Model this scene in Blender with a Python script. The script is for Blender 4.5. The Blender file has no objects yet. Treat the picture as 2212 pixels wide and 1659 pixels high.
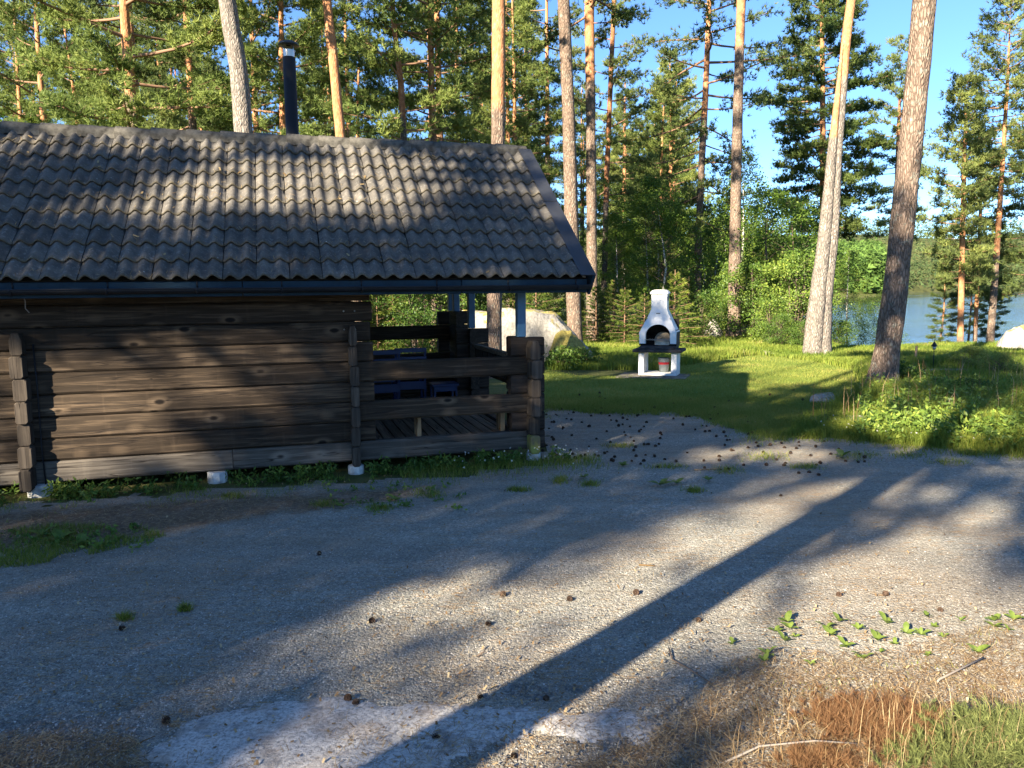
import bpy, bmesh, math, random
import numpy as np
from mathutils import Vector, Matrix, noise as mnoise

S = bpy.context.scene
COL = S.collection
rng = np.random.default_rng(7)
random.seed(7)

# ---------------------------------------------------------------- camera, sky, sun, exposure
EYE = 1.7; F = 1661.0; CX = 1106.0; CY = 829.5          # photograph measured on a 2212 x 1659 copy
PITCH = math.radians(6.9); ROLL = math.radians(0.6)
cp, sp, cr, sr = math.cos(PITCH), math.sin(PITCH), math.cos(ROLL), math.sin(ROLL)
cam = bpy.data.cameras.new('camera'); camo = bpy.data.objects.new('camera', cam); COL.objects.link(camo)
cam.sensor_width = 36; cam.lens = F / 2212 * 36; cam.clip_start = 0.05; cam.clip_end = 6000
R_ = Vector((cr, -sr * sp, -sr * cp)); U_ = Vector((sr, cr * sp, cr * cp)); B_ = -Vector((0, cp, -sp))
M = Matrix((R_, U_, B_)).transposed().to_4x4(); M.translation = Vector((0, 0, EYE))
camo.matrix_world = M
S.camera = camo
S.render.resolution_x = 1024; S.render.resolution_y = 768

SUN_AZ = math.radians(53.0)      # direction the light travels, from +X towards +Y
SUN_EL = math.radians(24.0)
sunl = bpy.data.lights.new('sun', 'SUN'); suno = bpy.data.objects.new('sun', sunl); COL.objects.link(suno)
sunl.energy = 5.0; sunl.angle = math.radians(0.5); sunl.color = (1.0, 0.87, 0.68)
ldir = Vector((math.cos(SUN_AZ) * math.cos(SUN_EL), math.sin(SUN_AZ) * math.cos(SUN_EL), -math.sin(SUN_EL)))
suno.rotation_euler = ldir.to_track_quat('-Z', 'Y').to_euler(); suno.location = (-20, -25, 30)
world = bpy.data.worlds.new('World'); S.world = world; world.use_nodes = True
wn = world.node_tree.nodes; wl = world.node_tree.links; wn.clear()
sky = wn.new('ShaderNodeTexSky'); sky.sky_type = 'NISHITA'; sky.sun_disc = False
sky.sun_elevation = SUN_EL
sky.sun_rotation = math.atan2(-ldir.x, -ldir.y)
sky.altitude = 1800; sky.air_density = 1.0; sky.dust_density = 0.0; sky.ozone_density = 4.0
hs = wn.new('ShaderNodeHueSaturation'); hs.inputs['Saturation'].default_value = 1.0; hs.inputs['Value'].default_value = 1.0
bg = wn.new('ShaderNodeBackground'); bg.inputs[1].default_value = 0.068
wo = wn.new('ShaderNodeOutputWorld')
wl.new(sky.outputs[0], hs.inputs['Color']); tint = wn.new('ShaderNodeMix'); tint.data_type = 'RGBA'; tint.blend_type = 'MULTIPLY'; tint.inputs[0].default_value = 1.0; tint.inputs[7].default_value = (0.74, 0.87, 1.0, 1)
wl.new(hs.outputs[0], tint.inputs[6]); wl.new(tint.outputs[2], bg.inputs[0]); wl.new(bg.outputs[0], wo.inputs[0])
S.view_settings.view_transform = 'Standard'; S.view_settings.look = 'None'
S.view_settings.exposure = 2.22; S.view_settings.gamma = 1.0; S.view_settings.use_curve_mapping = False

# ---------------------------------------------------------------- measuring helpers
def ray(x, y):
    X = (x - CX) / F; Y = -(y - CY) / F
    a = X * cr + Y * sr; b = -X * sr + Y * cr
    return np.array([a, cp + b * sp, -sp + b * cp])
def G(x, y, z=0.0):
    v = ray(x, y); t = (z - EYE) / v[2]; return np.array([0, 0, EYE]) + t * v
def D(x, y, Y):
    v = ray(x, y); t = Y / v[1]; return np.array([0, 0, EYE]) + t * v
def smooth(t):
    t = np.clip(t, 0, 1); return t * t * (3 - 2 * t)
WATER = -2.0
def terrain(x, y):
    x = np.asarray(x, float); y = np.asarray(y, float)
    d1 = (y - 21.5 + 0.12 * np.maximum(x - 14, 0)) / 12.0
    d2 = (x - (0.335 * y + 1.4)) / 5.0
    lake = np.minimum(smooth(d1), smooth(d2))
    z = -3.4 * lake
    # the wooded point on the far left shore of the lake and the far hills
    pt = smooth((y - 286 + 0.15 * np.abs(x - 120)) / 30) * smooth((0.50 * y - x) / 12)
    z = np.maximum(z, -3.4 + pt * (5.0 + 8 * smooth((y - 310) / 90)))
    dist = np.hypot(x, y)
    hl = smooth((dist - 560) / 60) * 6 + smooth((dist - 600) / 400) * (62 + 8 * np.sin(x / 130.0 + 1) + 5 * np.sin(x / 47.0))
    z = np.where(dist > 550, np.maximum(z, -3.4 + hl), z)
    near = np.exp(-((x - 12) ** 2 / 8 + (y - 13.5) ** 2 / 10)) * 0.12
    return z + near * (x > 3)
def hit(px, py, dz=0.0):
    v = ray(px, py); t = 2.0
    for k in range(4000):
        w = np.array([0, 0, EYE]) + v * t
        if w[2] <= terrain(w[0], w[1]) + dz: break
        t *= 1.002
    w[2] = float(terrain(w[0], w[1])) + dz
    return w
def poly(pxs): return np.array([G(a, b)[:2] for a, b in pxs])
def inside(P, poly_):
    x, y = P[:, 0], P[:, 1]; r = np.zeros(len(P), bool); n = len(poly_); j = n - 1
    for i in range(n):
        xi, yi = poly_[i]; xj, yj = poly_[j]
        c = ((yi > y) != (yj > y)) & (x < (xj - xi) * (y - yi) / (yj - yi + 1e-12) + xi)
        r ^= c; j = i
    return r
def fbm(x, y, s=1.0, seed=0.0):
    return mnoise.fractal(Vector((x * s, y * s, seed)), 1.0, 2.0, 4)

# ---------------------------------------------------------------- tagging and meshes
def tag(o, label=None, cat=None, group=None, kind=None):
    if label: o['label'] = label
    if cat: o['category'] = cat
    if group: o['group'] = group
    if kind: o['kind'] = kind
    return o
def empty(name, loc=(0, 0, 0), rz=0.0, label=None, cat=None, group=None, scale=None):
    o = bpy.data.objects.new(name, None); COL.objects.link(o); o.location = loc; o.rotation_euler = (0, 0, rz)
    o.empty_display_size = 0.1
    if scale: o.scale = (scale,) * 3
    return tag(o, label, cat, group)
def link(name, me, parent=None, loc=None, rz=None):
    o = bpy.data.objects.new(name, me); COL.objects.link(o)
    if parent: o.parent = parent
    if loc is not None: o.location = loc
    if rz is not None: o.rotation_euler = (0, 0, rz)
    return o
def copy_tree(o, parent=None):
    c = o.copy(); COL.objects.link(c)
    if parent: c.parent = parent
    for ch in list(o.children): copy_tree(ch, c)
    return c
def mesh_np(name, V, Fc, mats, var=None, smooth_=False, midx=None):
    """V (n,3), Fc (m,k) with a fixed k"""
    V = np.asarray(V, np.float32); Fc = np.asarray(Fc, np.int32); m, k = Fc.shape
    me = bpy.data.meshes.new(name)
    me.vertices.add(len(V)); me.vertices.foreach_set('co', V.ravel())
    me.loops.add(m * k); me.loops.foreach_set('vertex_index', Fc.ravel())
    me.polygons.add(m); me.polygons.foreach_set('loop_start', np.arange(0, m * k, k, dtype=np.int32))
    if smooth_: me.polygons.foreach_set('use_smooth', np.ones(m, bool))
    for mt in (mats if isinstance(mats, (list, tuple)) else [mats]): me.materials.append(mt)
    if midx is not None: me.polygons.foreach_set('material_index', np.asarray(midx, np.int32))
    me.update(calc_edges=True)
    if var is not None:
        a = me.attributes.new('var', 'FLOAT', 'FACE'); a.data.foreach_set('value', np.asarray(var, np.float32))
    return me
def soup(name, T, mat, var=None, parent=None):
    """T (n,k,3) loose triangles or quads"""
    n, k, _ = T.shape
    me = mesh_np(name, T.reshape(-1, 3), np.arange(n * k).reshape(n, k), mat, var)
    return me
class MB:
    def __init__(s): s.v = []; s.f = []; s.m = []; s.a = []; s.cur = 0; s.sm = []
    def add(s, vs, fs, sm=False, att=None):
        b = len(s.v); s.v += [tuple(map(float, q)) for q in vs]
        s.a += list(att) if att is not None else [0.0] * len(vs)
        for f in fs: s.f.append(tuple(b + i for i in f)); s.m.append(s.cur); s.sm.append(sm)
        return s
    def box(s, x0, x1, y0, y1, z0, z1):
        return s.add([(x0, y0, z0), (x1, y0, z0), (x1, y1, z0), (x0, y1, z0), (x0, y0, z1), (x1, y0, z1), (x1, y1, z1), (x0, y1, z1)],
                     [(0, 3, 2, 1), (4, 5, 6, 7), (0, 1, 5, 4), (1, 2, 6, 5), (2, 3, 7, 6), (3, 0, 4, 7)])
    def bbox(s, x0, x1, y0, y1, z0, z1, c=0.008):
        """box with chamfered edges along its longest axis"""
        L = [x1 - x0, y1 - y0, z1 - z0]; ax = L.index(max(L))
        lo = [x0, y0, z0]; hi = [x1, y1, z1]; o = [i for i in range(3) if i != ax]
        a0, a1, b0, b1 = lo[o[0]], hi[o[0]], lo[o[1]], hi[o[1]]
        sec = [(a0 + c, b0), (a1 - c, b0), (a1, b0 + c), (a1, b1 - c), (a1 - c, b1), (a0 + c, b1), (a0, b1 - c), (a0, b0 + c)]
        am, bm_ = (a0 + a1) / 2, (b0 + b1) / 2
        sec2 = [(am + (p - am) * (1 - 2 * c / (a1 - a0)), bm_ + (q - bm_) * (1 - 2 * c / (b1 - b0))) for p, q in sec]
        rings = []
        for t, ss in ((lo[ax], sec2), (lo[ax] + c, sec), (hi[ax] - c, sec), (hi[ax], sec2)):
            for p, q in ss:
                w = [0, 0, 0]; w[ax] = t; w[o[0]] = p; w[o[1]] = q; rings.append(w)
        fs = [tuple(reversed(range(8))), tuple(range(24, 32))]
        for k in range(3):
            for i in range(8):
                j = (i + 1) % 8; fs.append((k * 8 + i, k * 8 + j, k * 8 + 8 + j, k * 8 + 8 + i))
        return s.add(rings, fs)
    def tube(s, pts, rad, n=8, att=None, cap=True, sm=True, wob=0.0, sd=0.0):
        pts = [Vector(p) for p in pts]; vs = []; at = []
        up = Vector((0.0, 0, 1)); 
        d0 = (pts[1] - pts[0]).normalized()
        e1 = d0.orthogonal().normalized()
        for i, p in enumerate(pts):
            d = (pts[min(i + 1, len(pts) - 1)] - pts[max(i - 1, 0)]).normalized()
            e1 = (e1 - d * e1.dot(d)).normalized(); e2 = d.cross(e1)
            for k in range(n):
                t = 2 * math.pi * k / n
                rr = rad[i]
                if wob: rr *= 1 + wob * mnoise.noise(Vector((math.cos(t) * 2.2 + sd, math.sin(t) * 2.2, p.z * 2.0 + sd)))
                vs.append(p + (e1 * math.cos(t) + e2 * math.sin(t)) * rr); at.append(att[i] if att else 0.0)
        fs = []
        for i in range(len(pts) - 1):
            for k in range(n):
                j = (k + 1) % n; fs.append((i * n + k, i * n + j, i * n + n + j, i * n + n + k))
        if cap: fs.append(tuple(reversed(range(n)))); fs.append(tuple(range((len(pts) - 1) * n, len(pts) * n)))
        return s.add(vs, fs, sm, at)
    def lathe(s, prof, n=16, c=(0, 0, 0), sm=True):
        vs = [(c[0] + r * math.cos(2 * math.pi * k / n), c[1] + r * math.sin(2 * math.pi * k / n), c[2] + z) for r, z in prof for k in range(n)]
        fs = [(i * n + k, i * n + (k + 1) % n, i * n + n + (k + 1) % n, i * n + n + k) for i in range(len(prof) - 1) for k in range(n)]
        return s.add(vs, fs, sm)
    def mesh(s, name, mats, attname=None):
        me = bpy.data.meshes.new(name); me.from_pydata(s.v, [], s.f)
        for mt in (mats if isinstance(mats, (list, tuple)) else [mats]): me.materials.append(mt)
        me.polygons.foreach_set('material_index', s.m); me.polygons.foreach_set('use_smooth', s.sm)
        if attname:
            a = me.attributes.new(attname, 'FLOAT', 'POINT'); a.data.foreach_set('value', s.a)
        me.update(); return me
    def obj(s, name, mats, parent=None, attname=None, **k):
        return link(name, s.mesh(name, mats, attname), parent, **k)

# ---------------------------------------------------------------- materials
class Mat:
    def __init__(s, name, rough=0.8, spec=0.3):
        s.m = bpy.data.materials.new(name); s.m.use_nodes = True; s.nt = s.m.node_tree; s.n = s.nt.nodes; s.l = s.nt.links
        s.b = s.n['Principled BSDF']; s.b.inputs['Roughness'].default_value = rough; s.b.inputs['Specular IOR Level'].default_value = spec
        s.out = s.n['Material Output']
    def coord(s, kind='Object', scale=(1, 1, 1), rnd=False, rot=(0, 0, 0)):
        tc = s.n.new('ShaderNodeTexCoord'); mp = s.n.new('ShaderNodeMapping'); mp.inputs['Scale'].default_value = scale; mp.inputs['Rotation'].default_value = rot
        s.l.new(tc.outputs[kind], mp.inputs[0])
        if rnd:
            oi = s.n.new('ShaderNodeObjectInfo'); mu = s.n.new('ShaderNodeMath'); mu.operation = 'MULTIPLY'; mu.inputs[1].default_value = 37.0
            s.l.new(oi.outputs['Random'], mu.inputs[0]); s.l.new(mu.outputs[0], mp.inputs['Location'])
        return mp.outputs[0]
    def noise(s, vec, scale, detail=4, rough=0.55, dist=0.0):
        t = s.n.new('ShaderNodeTexNoise'); t.inputs['Scale'].default_value = scale; t.inputs['Detail'].default_value = detail
        t.inputs['Roughness'].default_value = rough; t.inputs['Distortion'].default_value = dist; s.l.new(vec, t.inputs['Vector']); return t.outputs['Fac']
    def voro(s, vec, scale, feature='F1', out='Distance', rnd=1.0):
        t = s.n.new('ShaderNodeTexVoronoi'); t.feature = feature; t.inputs['Scale'].default_value = scale; t.inputs['Randomness'].default_value = rnd
        s.l.new(vec, t.inputs['Vector']); return t.outputs[out]
    def ramp(s, fac, stops):
        r = s.n.new('ShaderNodeValToRGB'); e = r.color_ramp.elements
        while len(e) < len(stops): e.new(0.5)
        for i, (p, c) in enumerate(stops): e[i].position = p; e[i].color = (*c, 1) if isinstance(c, tuple) else (c, c, c, 1)
        s.l.new(fac, r.inputs[0]); return r.outputs[0]
    def mix(s, fac, a, b, mode='MIX'):
        m = s.n.new('ShaderNodeMix'); m.data_type = 'RGBA'; m.blend_type = mode
        for i, v in ((0, fac), (6, a), (7, b)):
            if isinstance(v, (float, int)): m.inputs[i].default_value = v
            elif isinstance(v, tuple): m.inputs[i].default_value = (*v, 1)
            else: s.l.new(v, m.inputs[i])
        return m.outputs[2]
    def attr(s, name):
        a = s.n.new('ShaderNodeAttribute'); a.attribute_name = name; return a.outputs['Fac']
    def rand(s): return s.n.new('ShaderNodeObjectInfo').outputs['Random']
    def math(s, op, a, b):
        m = s.n.new('ShaderNodeMath'); m.operation = op
        for i, v in ((0, a), (1, b)):
            if isinstance(v, (float, int)): m.inputs[i].default_value = v
            else: s.l.new(v, m.inputs[i])
        return m.outputs[0]
    def sepxyz(s, vec):
        x = s.n.new('ShaderNodeSeparateXYZ'); s.l.new(vec, x.inputs[0]); return x.outputs
    def col(s, c):
        if isinstance(c, tuple): s.b.inputs['Base Color'].default_value = (*c, 1)
        else: s.l.new(c, s.b.inputs['Base Color'])
        return s
    def bump(s, h, strength=0.4, dist=0.01):
        b = s.n.new('ShaderNodeBump'); b.inputs['Strength'].default_value = strength; b.inputs['Distance'].default_value = dist
        s.l.new(h, b.inputs['Height']); s.l.new(b.outputs[0], s.b.inputs['Normal']); return s
    def leafy(s, colour, trans=0.45):
        tr = s.n.new('ShaderNodeBsdfTranslucent'); mx = s.n.new('ShaderNodeMixShader'); mx.inputs[0].default_value = trans
        if isinstance(colour, tuple): tr.inputs[0].default_value = (*colour, 1)
        else: s.l.new(colour, tr.inputs[0])
        s.l.new(s.b.outputs[0], mx.inputs[1]); s.l.new(tr.outputs[0], mx.inputs[2]); s.l.new(mx.outputs[0], s.out.inputs[0]); return s

def foliage(name, stops, rough=0.6, trans=0.45, rnd=0.35, spec=0.25):
    m = Mat(name, rough, spec)
    f = m.attr('var'); r = m.rand()
    c = m.ramp(f, stops)
    g = m.n.new('ShaderNodeHueSaturation'); mr = m.n.new('ShaderNodeMapRange'); m.l.new(r, mr.inputs[0])
    mr.inputs[3].default_value = 1 - rnd; mr.inputs[4].default_value = 1 + rnd
    m.l.new(mr.outputs[0], g.inputs['Value']); m.l.new(c, g.inputs['Color'])
    hr = m.n.new('ShaderNodeMapRange'); m.l.new(r, hr.inputs[0]); hr.inputs[3].default_value = 0.515; hr.inputs[4].default_value = 0.485
    m.l.new(hr.outputs[0], g.inputs['Hue'])
    m.col(g.outputs[0]); m.leafy(g.outputs[0], trans); return m.m
M_pine = foliage('pine_needles', [(0.0, (0.085, 0.13, 0.034)), (0.5, (0.175, 0.24, 0.062)), (1.0, (0.31, 0.355, 0.095))])
M_pine2 = foliage('pine_needles_blue', [(0.0, (0.065, 0.10, 0.035)), (0.5, (0.14, 0.19, 0.055)), (1.0, (0.24, 0.285, 0.08))])
M_spruce = foliage('spruce_needles', [(0.0, (0.04, 0.075, 0.016)), (0.6, (0.10, 0.155, 0.028)), (1.0, (0.24, 0.29, 0.045))])
M_birch = foliage('birch_leaves', [(0.0, (0.06, 0.12, 0.02)), (0.6, (0.15, 0.24, 0.035)), (1.0, (0.27, 0.34, 0.055))], 0.45, 0.45)
M_bush = foliage('bush_leaves', [(0.0, (0.045, 0.095, 0.02)), (0.6, (0.12, 0.20, 0.035)), (1.0, (0.27, 0.33, 0.06))], 0.45, 0.4)
M_yellow = foliage('yellow_green_leaves', [(0.0, (0.12, 0.17, 0.03)), (0.6, (0.24, 0.29, 0.06)), (1.0, (0.42, 0.42, 0.10))], 0.5, 0.4, 0.1)
M_grass = foliage('meadow_grass', [(0.0, (0.09, 0.15, 0.02)), (0.6, (0.20, 0.26, 0.038)), (0.9, (0.33, 0.34, 0.065)), (1.0, (0.35, 0.31, 0.13))], 0.6, 0.45, 0.0)
M_lawn = foliage('lawn_grass', [(0.0, (0.11, 0.17, 0.03)), (0.6, (0.22, 0.255, 0.048)), (0.93, (0.36, 0.33, 0.09)), (1.0, (0.30, 0.24, 0.10))], 0.7, 0.4, 0.0)
M_straw = foliage('dry_straw', [(0.0, (0.16, 0.09, 0.04)), (0.6, (0.32, 0.215, 0.11)), (1.0, (0.50, 0.39, 0.23))], 0.8, 0.2, 0.0)
M_heath = foliage('dead_heather', [(0.0, (0.07, 0.03, 0.016)), (0.6, (0.16, 0.07, 0.036)), (1.0, (0.28, 0.15, 0.08))], 0.8, 0.2, 0.0)
M_heathg = foliage('green_heather', [(0.0, (0.04, 0.055, 0.02)), (0.6, (0.10, 0.13, 0.04)), (1.0, (0.20, 0.22, 0.07))], 0.8, 0.2, 0.0)
M_white = foliage('white_petals', [(0.0, (0.6, 0.6, 0.55)), (1.0, (0.85, 0.85, 0.8))], 0.6, 0.3, 0.0)
M_twig = Mat('twig_bark', 0.9).col((0.13, 0.095, 0.07)).m
M_twig2 = Mat('grey_dead_wood', 0.9).col((0.22, 0.19, 0.16)).m

def bark(name, lowc, highc, scale=1.0):
    m = Mat(name, 0.9, 0.15)
    v = m.coord('Object', (1.0, 1.0, 0.28))
    wn_ = m.n.new('ShaderNodeTexNoise'); wn_.inputs['Scale'].default_value = 9; wn_.inputs['Detail'].default_value = 4; m.l.new(v, wn_.inputs['Vector'])
    vm = m.n.new('ShaderNodeVectorMath'); vm.operation = 'MULTIPLY_ADD'; m.l.new(wn_.outputs['Color'], vm.inputs[0]); vm.inputs[1].default_value = (0.09, 0.09, 0.06); m.l.new(v, vm.inputs[2])
    cell = m.voro(vm.outputs[0], 27 * scale, 'DISTANCE_TO_EDGE'); n1 = m.noise(v, 14 * scale, 5, 0.65); n2 = m.noise(m.coord('Object'), 2.2, 4, 0.6)
    crack = m.ramp(cell, [(0.0, 0.5), (0.2, 1.0)])
    lo = m.ramp(n1, [(0.3, tuple(c * 0.62 for c in lowc)), (0.5, lowc), (0.72, tuple(min(1, c * 1.45) for c in lowc))])
    hi = m.ramp(m.noise(m.coord('Object', (1, 1, 0.5)), 16, 5, 0.7), [(0.3, tuple(c * 0.55 for c in highc)), (0.55, highc), (0.75, (0.50, 0.36, 0.24))])
    up = m.math('ADD', m.attr('up'), m.math('MULTIPLY', m.math('SUBTRACT', n2, 0.5), 1.0))
    upf = m.ramp(up, [(0.42, 0.0), (0.62, 1.0)])
    lo2 = m.mix(m.ramp(m.noise(m.coord('Object', (1, 1, 1)), 9, 5, 0.7), [(0.56, 0.0), (0.62, 0.55)]), lo, (0.32, 0.33, 0.27))
    c = m.mix(upf, m.mix(1.0, lo2, crack, 'MULTIPLY'), hi)
    m.col(c)
    hgt = m.math('MULTIPLY', m.math('ADD', m.ramp(cell, [(0.0, 0.0), (0.25, 1.0)]), m.math('MULTIPLY', n1, 0.8)), m.math('SUBTRACT', 1.0, m.math('MULTIPLY', upf, 0.7)))
    m.bump(hgt, 0.9, 0.02); return m.m
M_bark = bark('pine_bark', (0.235, 0.172, 0.13), (0.44, 0.21, 0.10))
M_bark_grey = bark('lichen_bark', (0.27, 0.235, 0.20), (0.44, 0.22, 0.11))
M_bark_dark = bark('dark_bark', (0.13, 0.105, 0.09), (0.30, 0.135, 0.065))
def birch_bark():
    m = Mat('birch_bark', 0.7); v = m.coord('Object', (1, 1, 6)); n = m.noise(v, 5, 4)
    m.col(m.ramp(n, [(0.40, (0.10, 0.09, 0.08)), (0.48, (0.55, 0.52, 0.47)), (1.0, (0.7, 0.68, 0.62))])); return m.m
M_bbark = birch_bark()

def wood(name, base, bright, grain_axis=0, knots=True, moss=False):
    m = Mat(name, 0.85, 0.2)
    sc = [14, 14, 14]; sc[grain_axis] = 0.7
    v = m.coord('Object', tuple(sc), rnd=True)
    g = m.noise(v, 2.2, 6, 0.65, 0.6)
    b = m.noise(m.coord('Object', (1, 1, 1), rnd=True), 1.6, 4, 0.6)
    st = [6, 6, 1.2]; st[grain_axis] = 6
    streak = m.noise(m.coord('Object', tuple([5 if i != 2 else 0.6 for i in range(3)]), rnd=True), 2.0, 4, 0.6)
    c = m.ramp(g, [(0.28, tuple(x * 0.45 for x in base)), (0.5, base), (0.72, bright)])
    c = m.mix(m.ramp(b, [(0.35, 0.0), (0.65, 0.65)]), c, m.mix(0.5, c, tuple(x * 0.55 for x in base)))
    c = m.mix(m.ramp(streak, [(0.58, 0.0), (0.8, 0.22)]), c, tuple(min(1, x * 1.25) for x in bright))
    h = g
    if knots:
        s2 = [5.0, 5.0, 5.0]; s2[grain_axis] = 2.6
        k = m.voro(m.coord('Object', tuple(s2), rnd=True), 1.0)
        kn = m.ramp(k, [(0.07, 1.0), (0.11, 0.0)]); halo = m.ramp(k, [(0.10, 0.0), (0.14, 0.6), (0.30, 0.0)])
        c = m.mix(halo, c, tuple(min(1, x * 1.15) for x in bright)); c = m.mix(kn, c, (0.012, 0.009, 0.007))
    # long checks
    s3 = [9, 9, 9]; s3[grain_axis] = 0.35
    ck = m.noise(m.coord('Object', tuple(s3), rnd=True), 1.4, 3, 0.5, 0.4)
    ckm = m.ramp(ck, [(0.488, 0.0), (0.5, 1.0), (0.512, 0.0)]); c = m.mix(ckm, c, (0.02, 0.015, 0.012))
    if moss:
        pass
    ri = m.rand(); hv = m.n.new('ShaderNodeHueSaturation'); mr = m.n.new('ShaderNodeMapRange'); m.l.new(ri, mr.inputs[0])
    mr.inputs[3].default_value = 0.75; mr.inputs[4].default_value = 1.3; m.l.new(mr.outputs[0], hv.inputs['Value']); m.l.new(c, hv.inputs['Color'])
    m.col(hv.outputs[0]); m.bump(m.math('SUBTRACT', g, ckm), 0.5, 0.006); return m.m
M_logx = wood('dark_log', (0.046, 0.033, 0.022), (0.155, 0.11, 0.07), 0)
M_logy = wood('dark_log_cross', (0.05, 0.04, 0.031), (0.11, 0.086, 0.065), 1, False)
M_lowlog = wood('grey_sill_log', (0.085, 0.073, 0.06), (0.18, 0.155, 0.125), 0)
M_stub = wood('dark_log_stub', (0.042, 0.032, 0.025), (0.10, 0.074, 0.054), 0, False)
M_end = wood('log_end_grain', (0.055, 0.044, 0.034), (0.115, 0.094, 0.072), 2, False)
def mossend():
    m = Mat('mossy_log_end', 0.9); n = m.noise(m.coord('Object', (1, 1, .6)), 9, 5)
    m.col(m.ramp(n, [(0.38, (0.10, 0.08, 0.06)), (0.55, (0.17, 0.17, 0.05)), (0.7, (0.26, 0.28, 0.07))])); m.bump(n, 0.5); return m.m
M_mossend = mossend()
M_deck = wood('deck_wood', (0.13, 0.10, 0.07), (0.23, 0.18, 0.13), 1, False)
M_pale = wood('pale_wood', (0.30, 0.20, 0.11), (0.45, 0.32, 0.19), 2, False)
M_bench = wood('bench_wood', (0.16, 0.125, 0.09), (0.27, 0.22, 0.16), 0, False)

def simple(name, c, rough=0.5, spec=0.4, nz=0.12, scale=8, metal=0.0, bump=0.0):
    m = Mat(name, rough, spec); n = m.noise(m.coord('Object'), scale, 5, 0.6)
    m.col(m.ramp(n, [(0.3, tuple(x * (1 - nz * 2) for x in c)), (0.5, c), (0.7, tuple(min(1, x * (1 + nz * 2)) for x in c))]))
    m.b.inputs['Metallic'].default_value = metal
    if bump: m.bump(n, bump, 0.01)
    return m.m
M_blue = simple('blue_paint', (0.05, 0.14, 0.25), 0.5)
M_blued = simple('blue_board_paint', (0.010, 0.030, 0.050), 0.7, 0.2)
M_chair = simple('chair_blue_paint', (0.006, 0.026, 0.10), 0.45, 0.5, 0.1)
M_black = simple('black_metal', (0.012, 0.013, 0.016), 0.5, 0.3, 0.15)
M_flash = simple('verge_metal', (0.03, 0.032, 0.037), 0.38, 0.5, 0.15, 5)
M_pipe = simple('pipe_metal', (0.014, 0.015, 0.017), 0.65, 0.25, 0.1, 4)
M_steel = simple('steel', (0.45, 0.44, 0.42), 0.35, 0.5, 0.1, 6, 0.9)
M_conc = simple('concrete', (0.45, 0.45, 0.43), 0.9, 0.2, 0.3, 9, 0, 0.4)
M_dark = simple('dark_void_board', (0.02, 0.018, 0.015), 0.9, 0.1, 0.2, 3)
M_bbqw = None
def plaster():
    m = Mat('white_plaster', 0.8, 0.2); v = m.coord('Object'); n = m.noise(v, 3.5, 6, 0.65); n2 = m.noise(v, 40, 4, 0.6)
    c = m.ramp(n, [(0.30, (0.52, 0.52, 0.47)), (0.48, (0.76, 0.75, 0.72)), (1.0, (0.82, 0.81, 0.78))])
    z = m.sepxyz(v)[2]; low = m.ramp(m.math('ADD', z, m.math('MULTIPLY', n, 0.3)), [(0.13, 1.0), (0.42, 0.0)])
    c = m.mix(m.math('MULTIPLY', low, 0.6), c, (0.42, 0.42, 0.36))
    m.col(c); m.bump(n2, 0.35, 0.006); return m.m
M_bbqw = plaster()
M_bbqd = simple('dark_grill_paint', (0.045, 0.042, 0.042), 0.85, 0.2, 0.3, 12, 0, 0.3)
M_soot = simple('soot', (0.03, 0.024, 0.02), 0.95, 0.1, 0.4, 9)
M_fire = simple('firebrick', (0.42, 0.36, 0.28), 0.9, 0.1, 0.35, 7, 0, 0.3)
M_zinc = simple('zinc', (0.26, 0.29, 0.30), 0.5, 0.4, 0.12, 10, 0.3)
M_red = simple('red_band', (0.50, 0.02, 0.03), 0.6)
M_slab = simple('paving_stone', (0.14, 0.125, 0.105), 0.9, 0.2, 0.3, 8, 0, 0.5)

def tile_mat():
    m = Mat('concrete_roof_tile', 0.85, 0.25)
    v = m.coord('Object', (1, 1, 1), rnd=True); n = m.noise(v, 7, 6, 0.65); n2 = m.noise(v, 60, 4, 0.6); n3 = m.noise(m.coord('Object', (1, 0.35, 1), rnd=True), 14, 4, .6)
    c = m.ramp(n, [(0.25, (0.04, 0.039, 0.037)), (0.5, (0.088, 0.081, 0.071)), (0.75, (0.15, 0.134, 0.11))])
    c = m.mix(m.ramp(n3, [(0.58, 0.0), (0.8, 0.4)]), c, (0.18, 0.168, 0.145))
    y = m.sepxyz(m.coord('Object'))[1]
    edge = m.ramp(m.math('ADD', y, m.math('MULTIPLY', m.math('SUBTRACT', n, 0.5), 0.06)), [(0.0, 1.0), (0.035, 0.0)])
    c = m.mix(m.math('MULTIPLY', edge, 0.7), c, (0.085, 0.07, 0.04))
    c = m.mix(m.ramp(m.noise(v, 34, 5, 0.75), [(0.54, 0.0), (0.66, 0.6)]), c, (0.23, 0.22, 0.195)); fl = m.voro(m.coord('Object', (1, 1, 0.01), rnd=True), 7.0); c = m.mix(m.ramp(fl, [(0.03, 0.8), (0.045, 0.0)]), c, (0.45, 0.44, 0.40))
    hv = m.n.new('ShaderNodeHueSaturation'); mr = m.n.new('ShaderNodeMapRange'); m.l.new(m.rand(), mr.inputs[0])
    mr.inputs[3].default_value = 0.78; mr.inputs[4].default_value = 1.22; m.l.new(mr.outputs[0], hv.inputs['Value']); m.l.new(c, hv.inputs['Color'])
    m.col(hv.outputs[0]); m.bump(m.math('ADD', n, m.math('MULTIPLY', n2, 0.5)), 0.5, 0.006); return m.m
M_tile = tile_mat(); M_ridge = simple('ridge_tile_concrete', (0.085, 0.079, 0.066), 0.9, 0.2, 0.35, 14, 0, 0.4)

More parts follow.
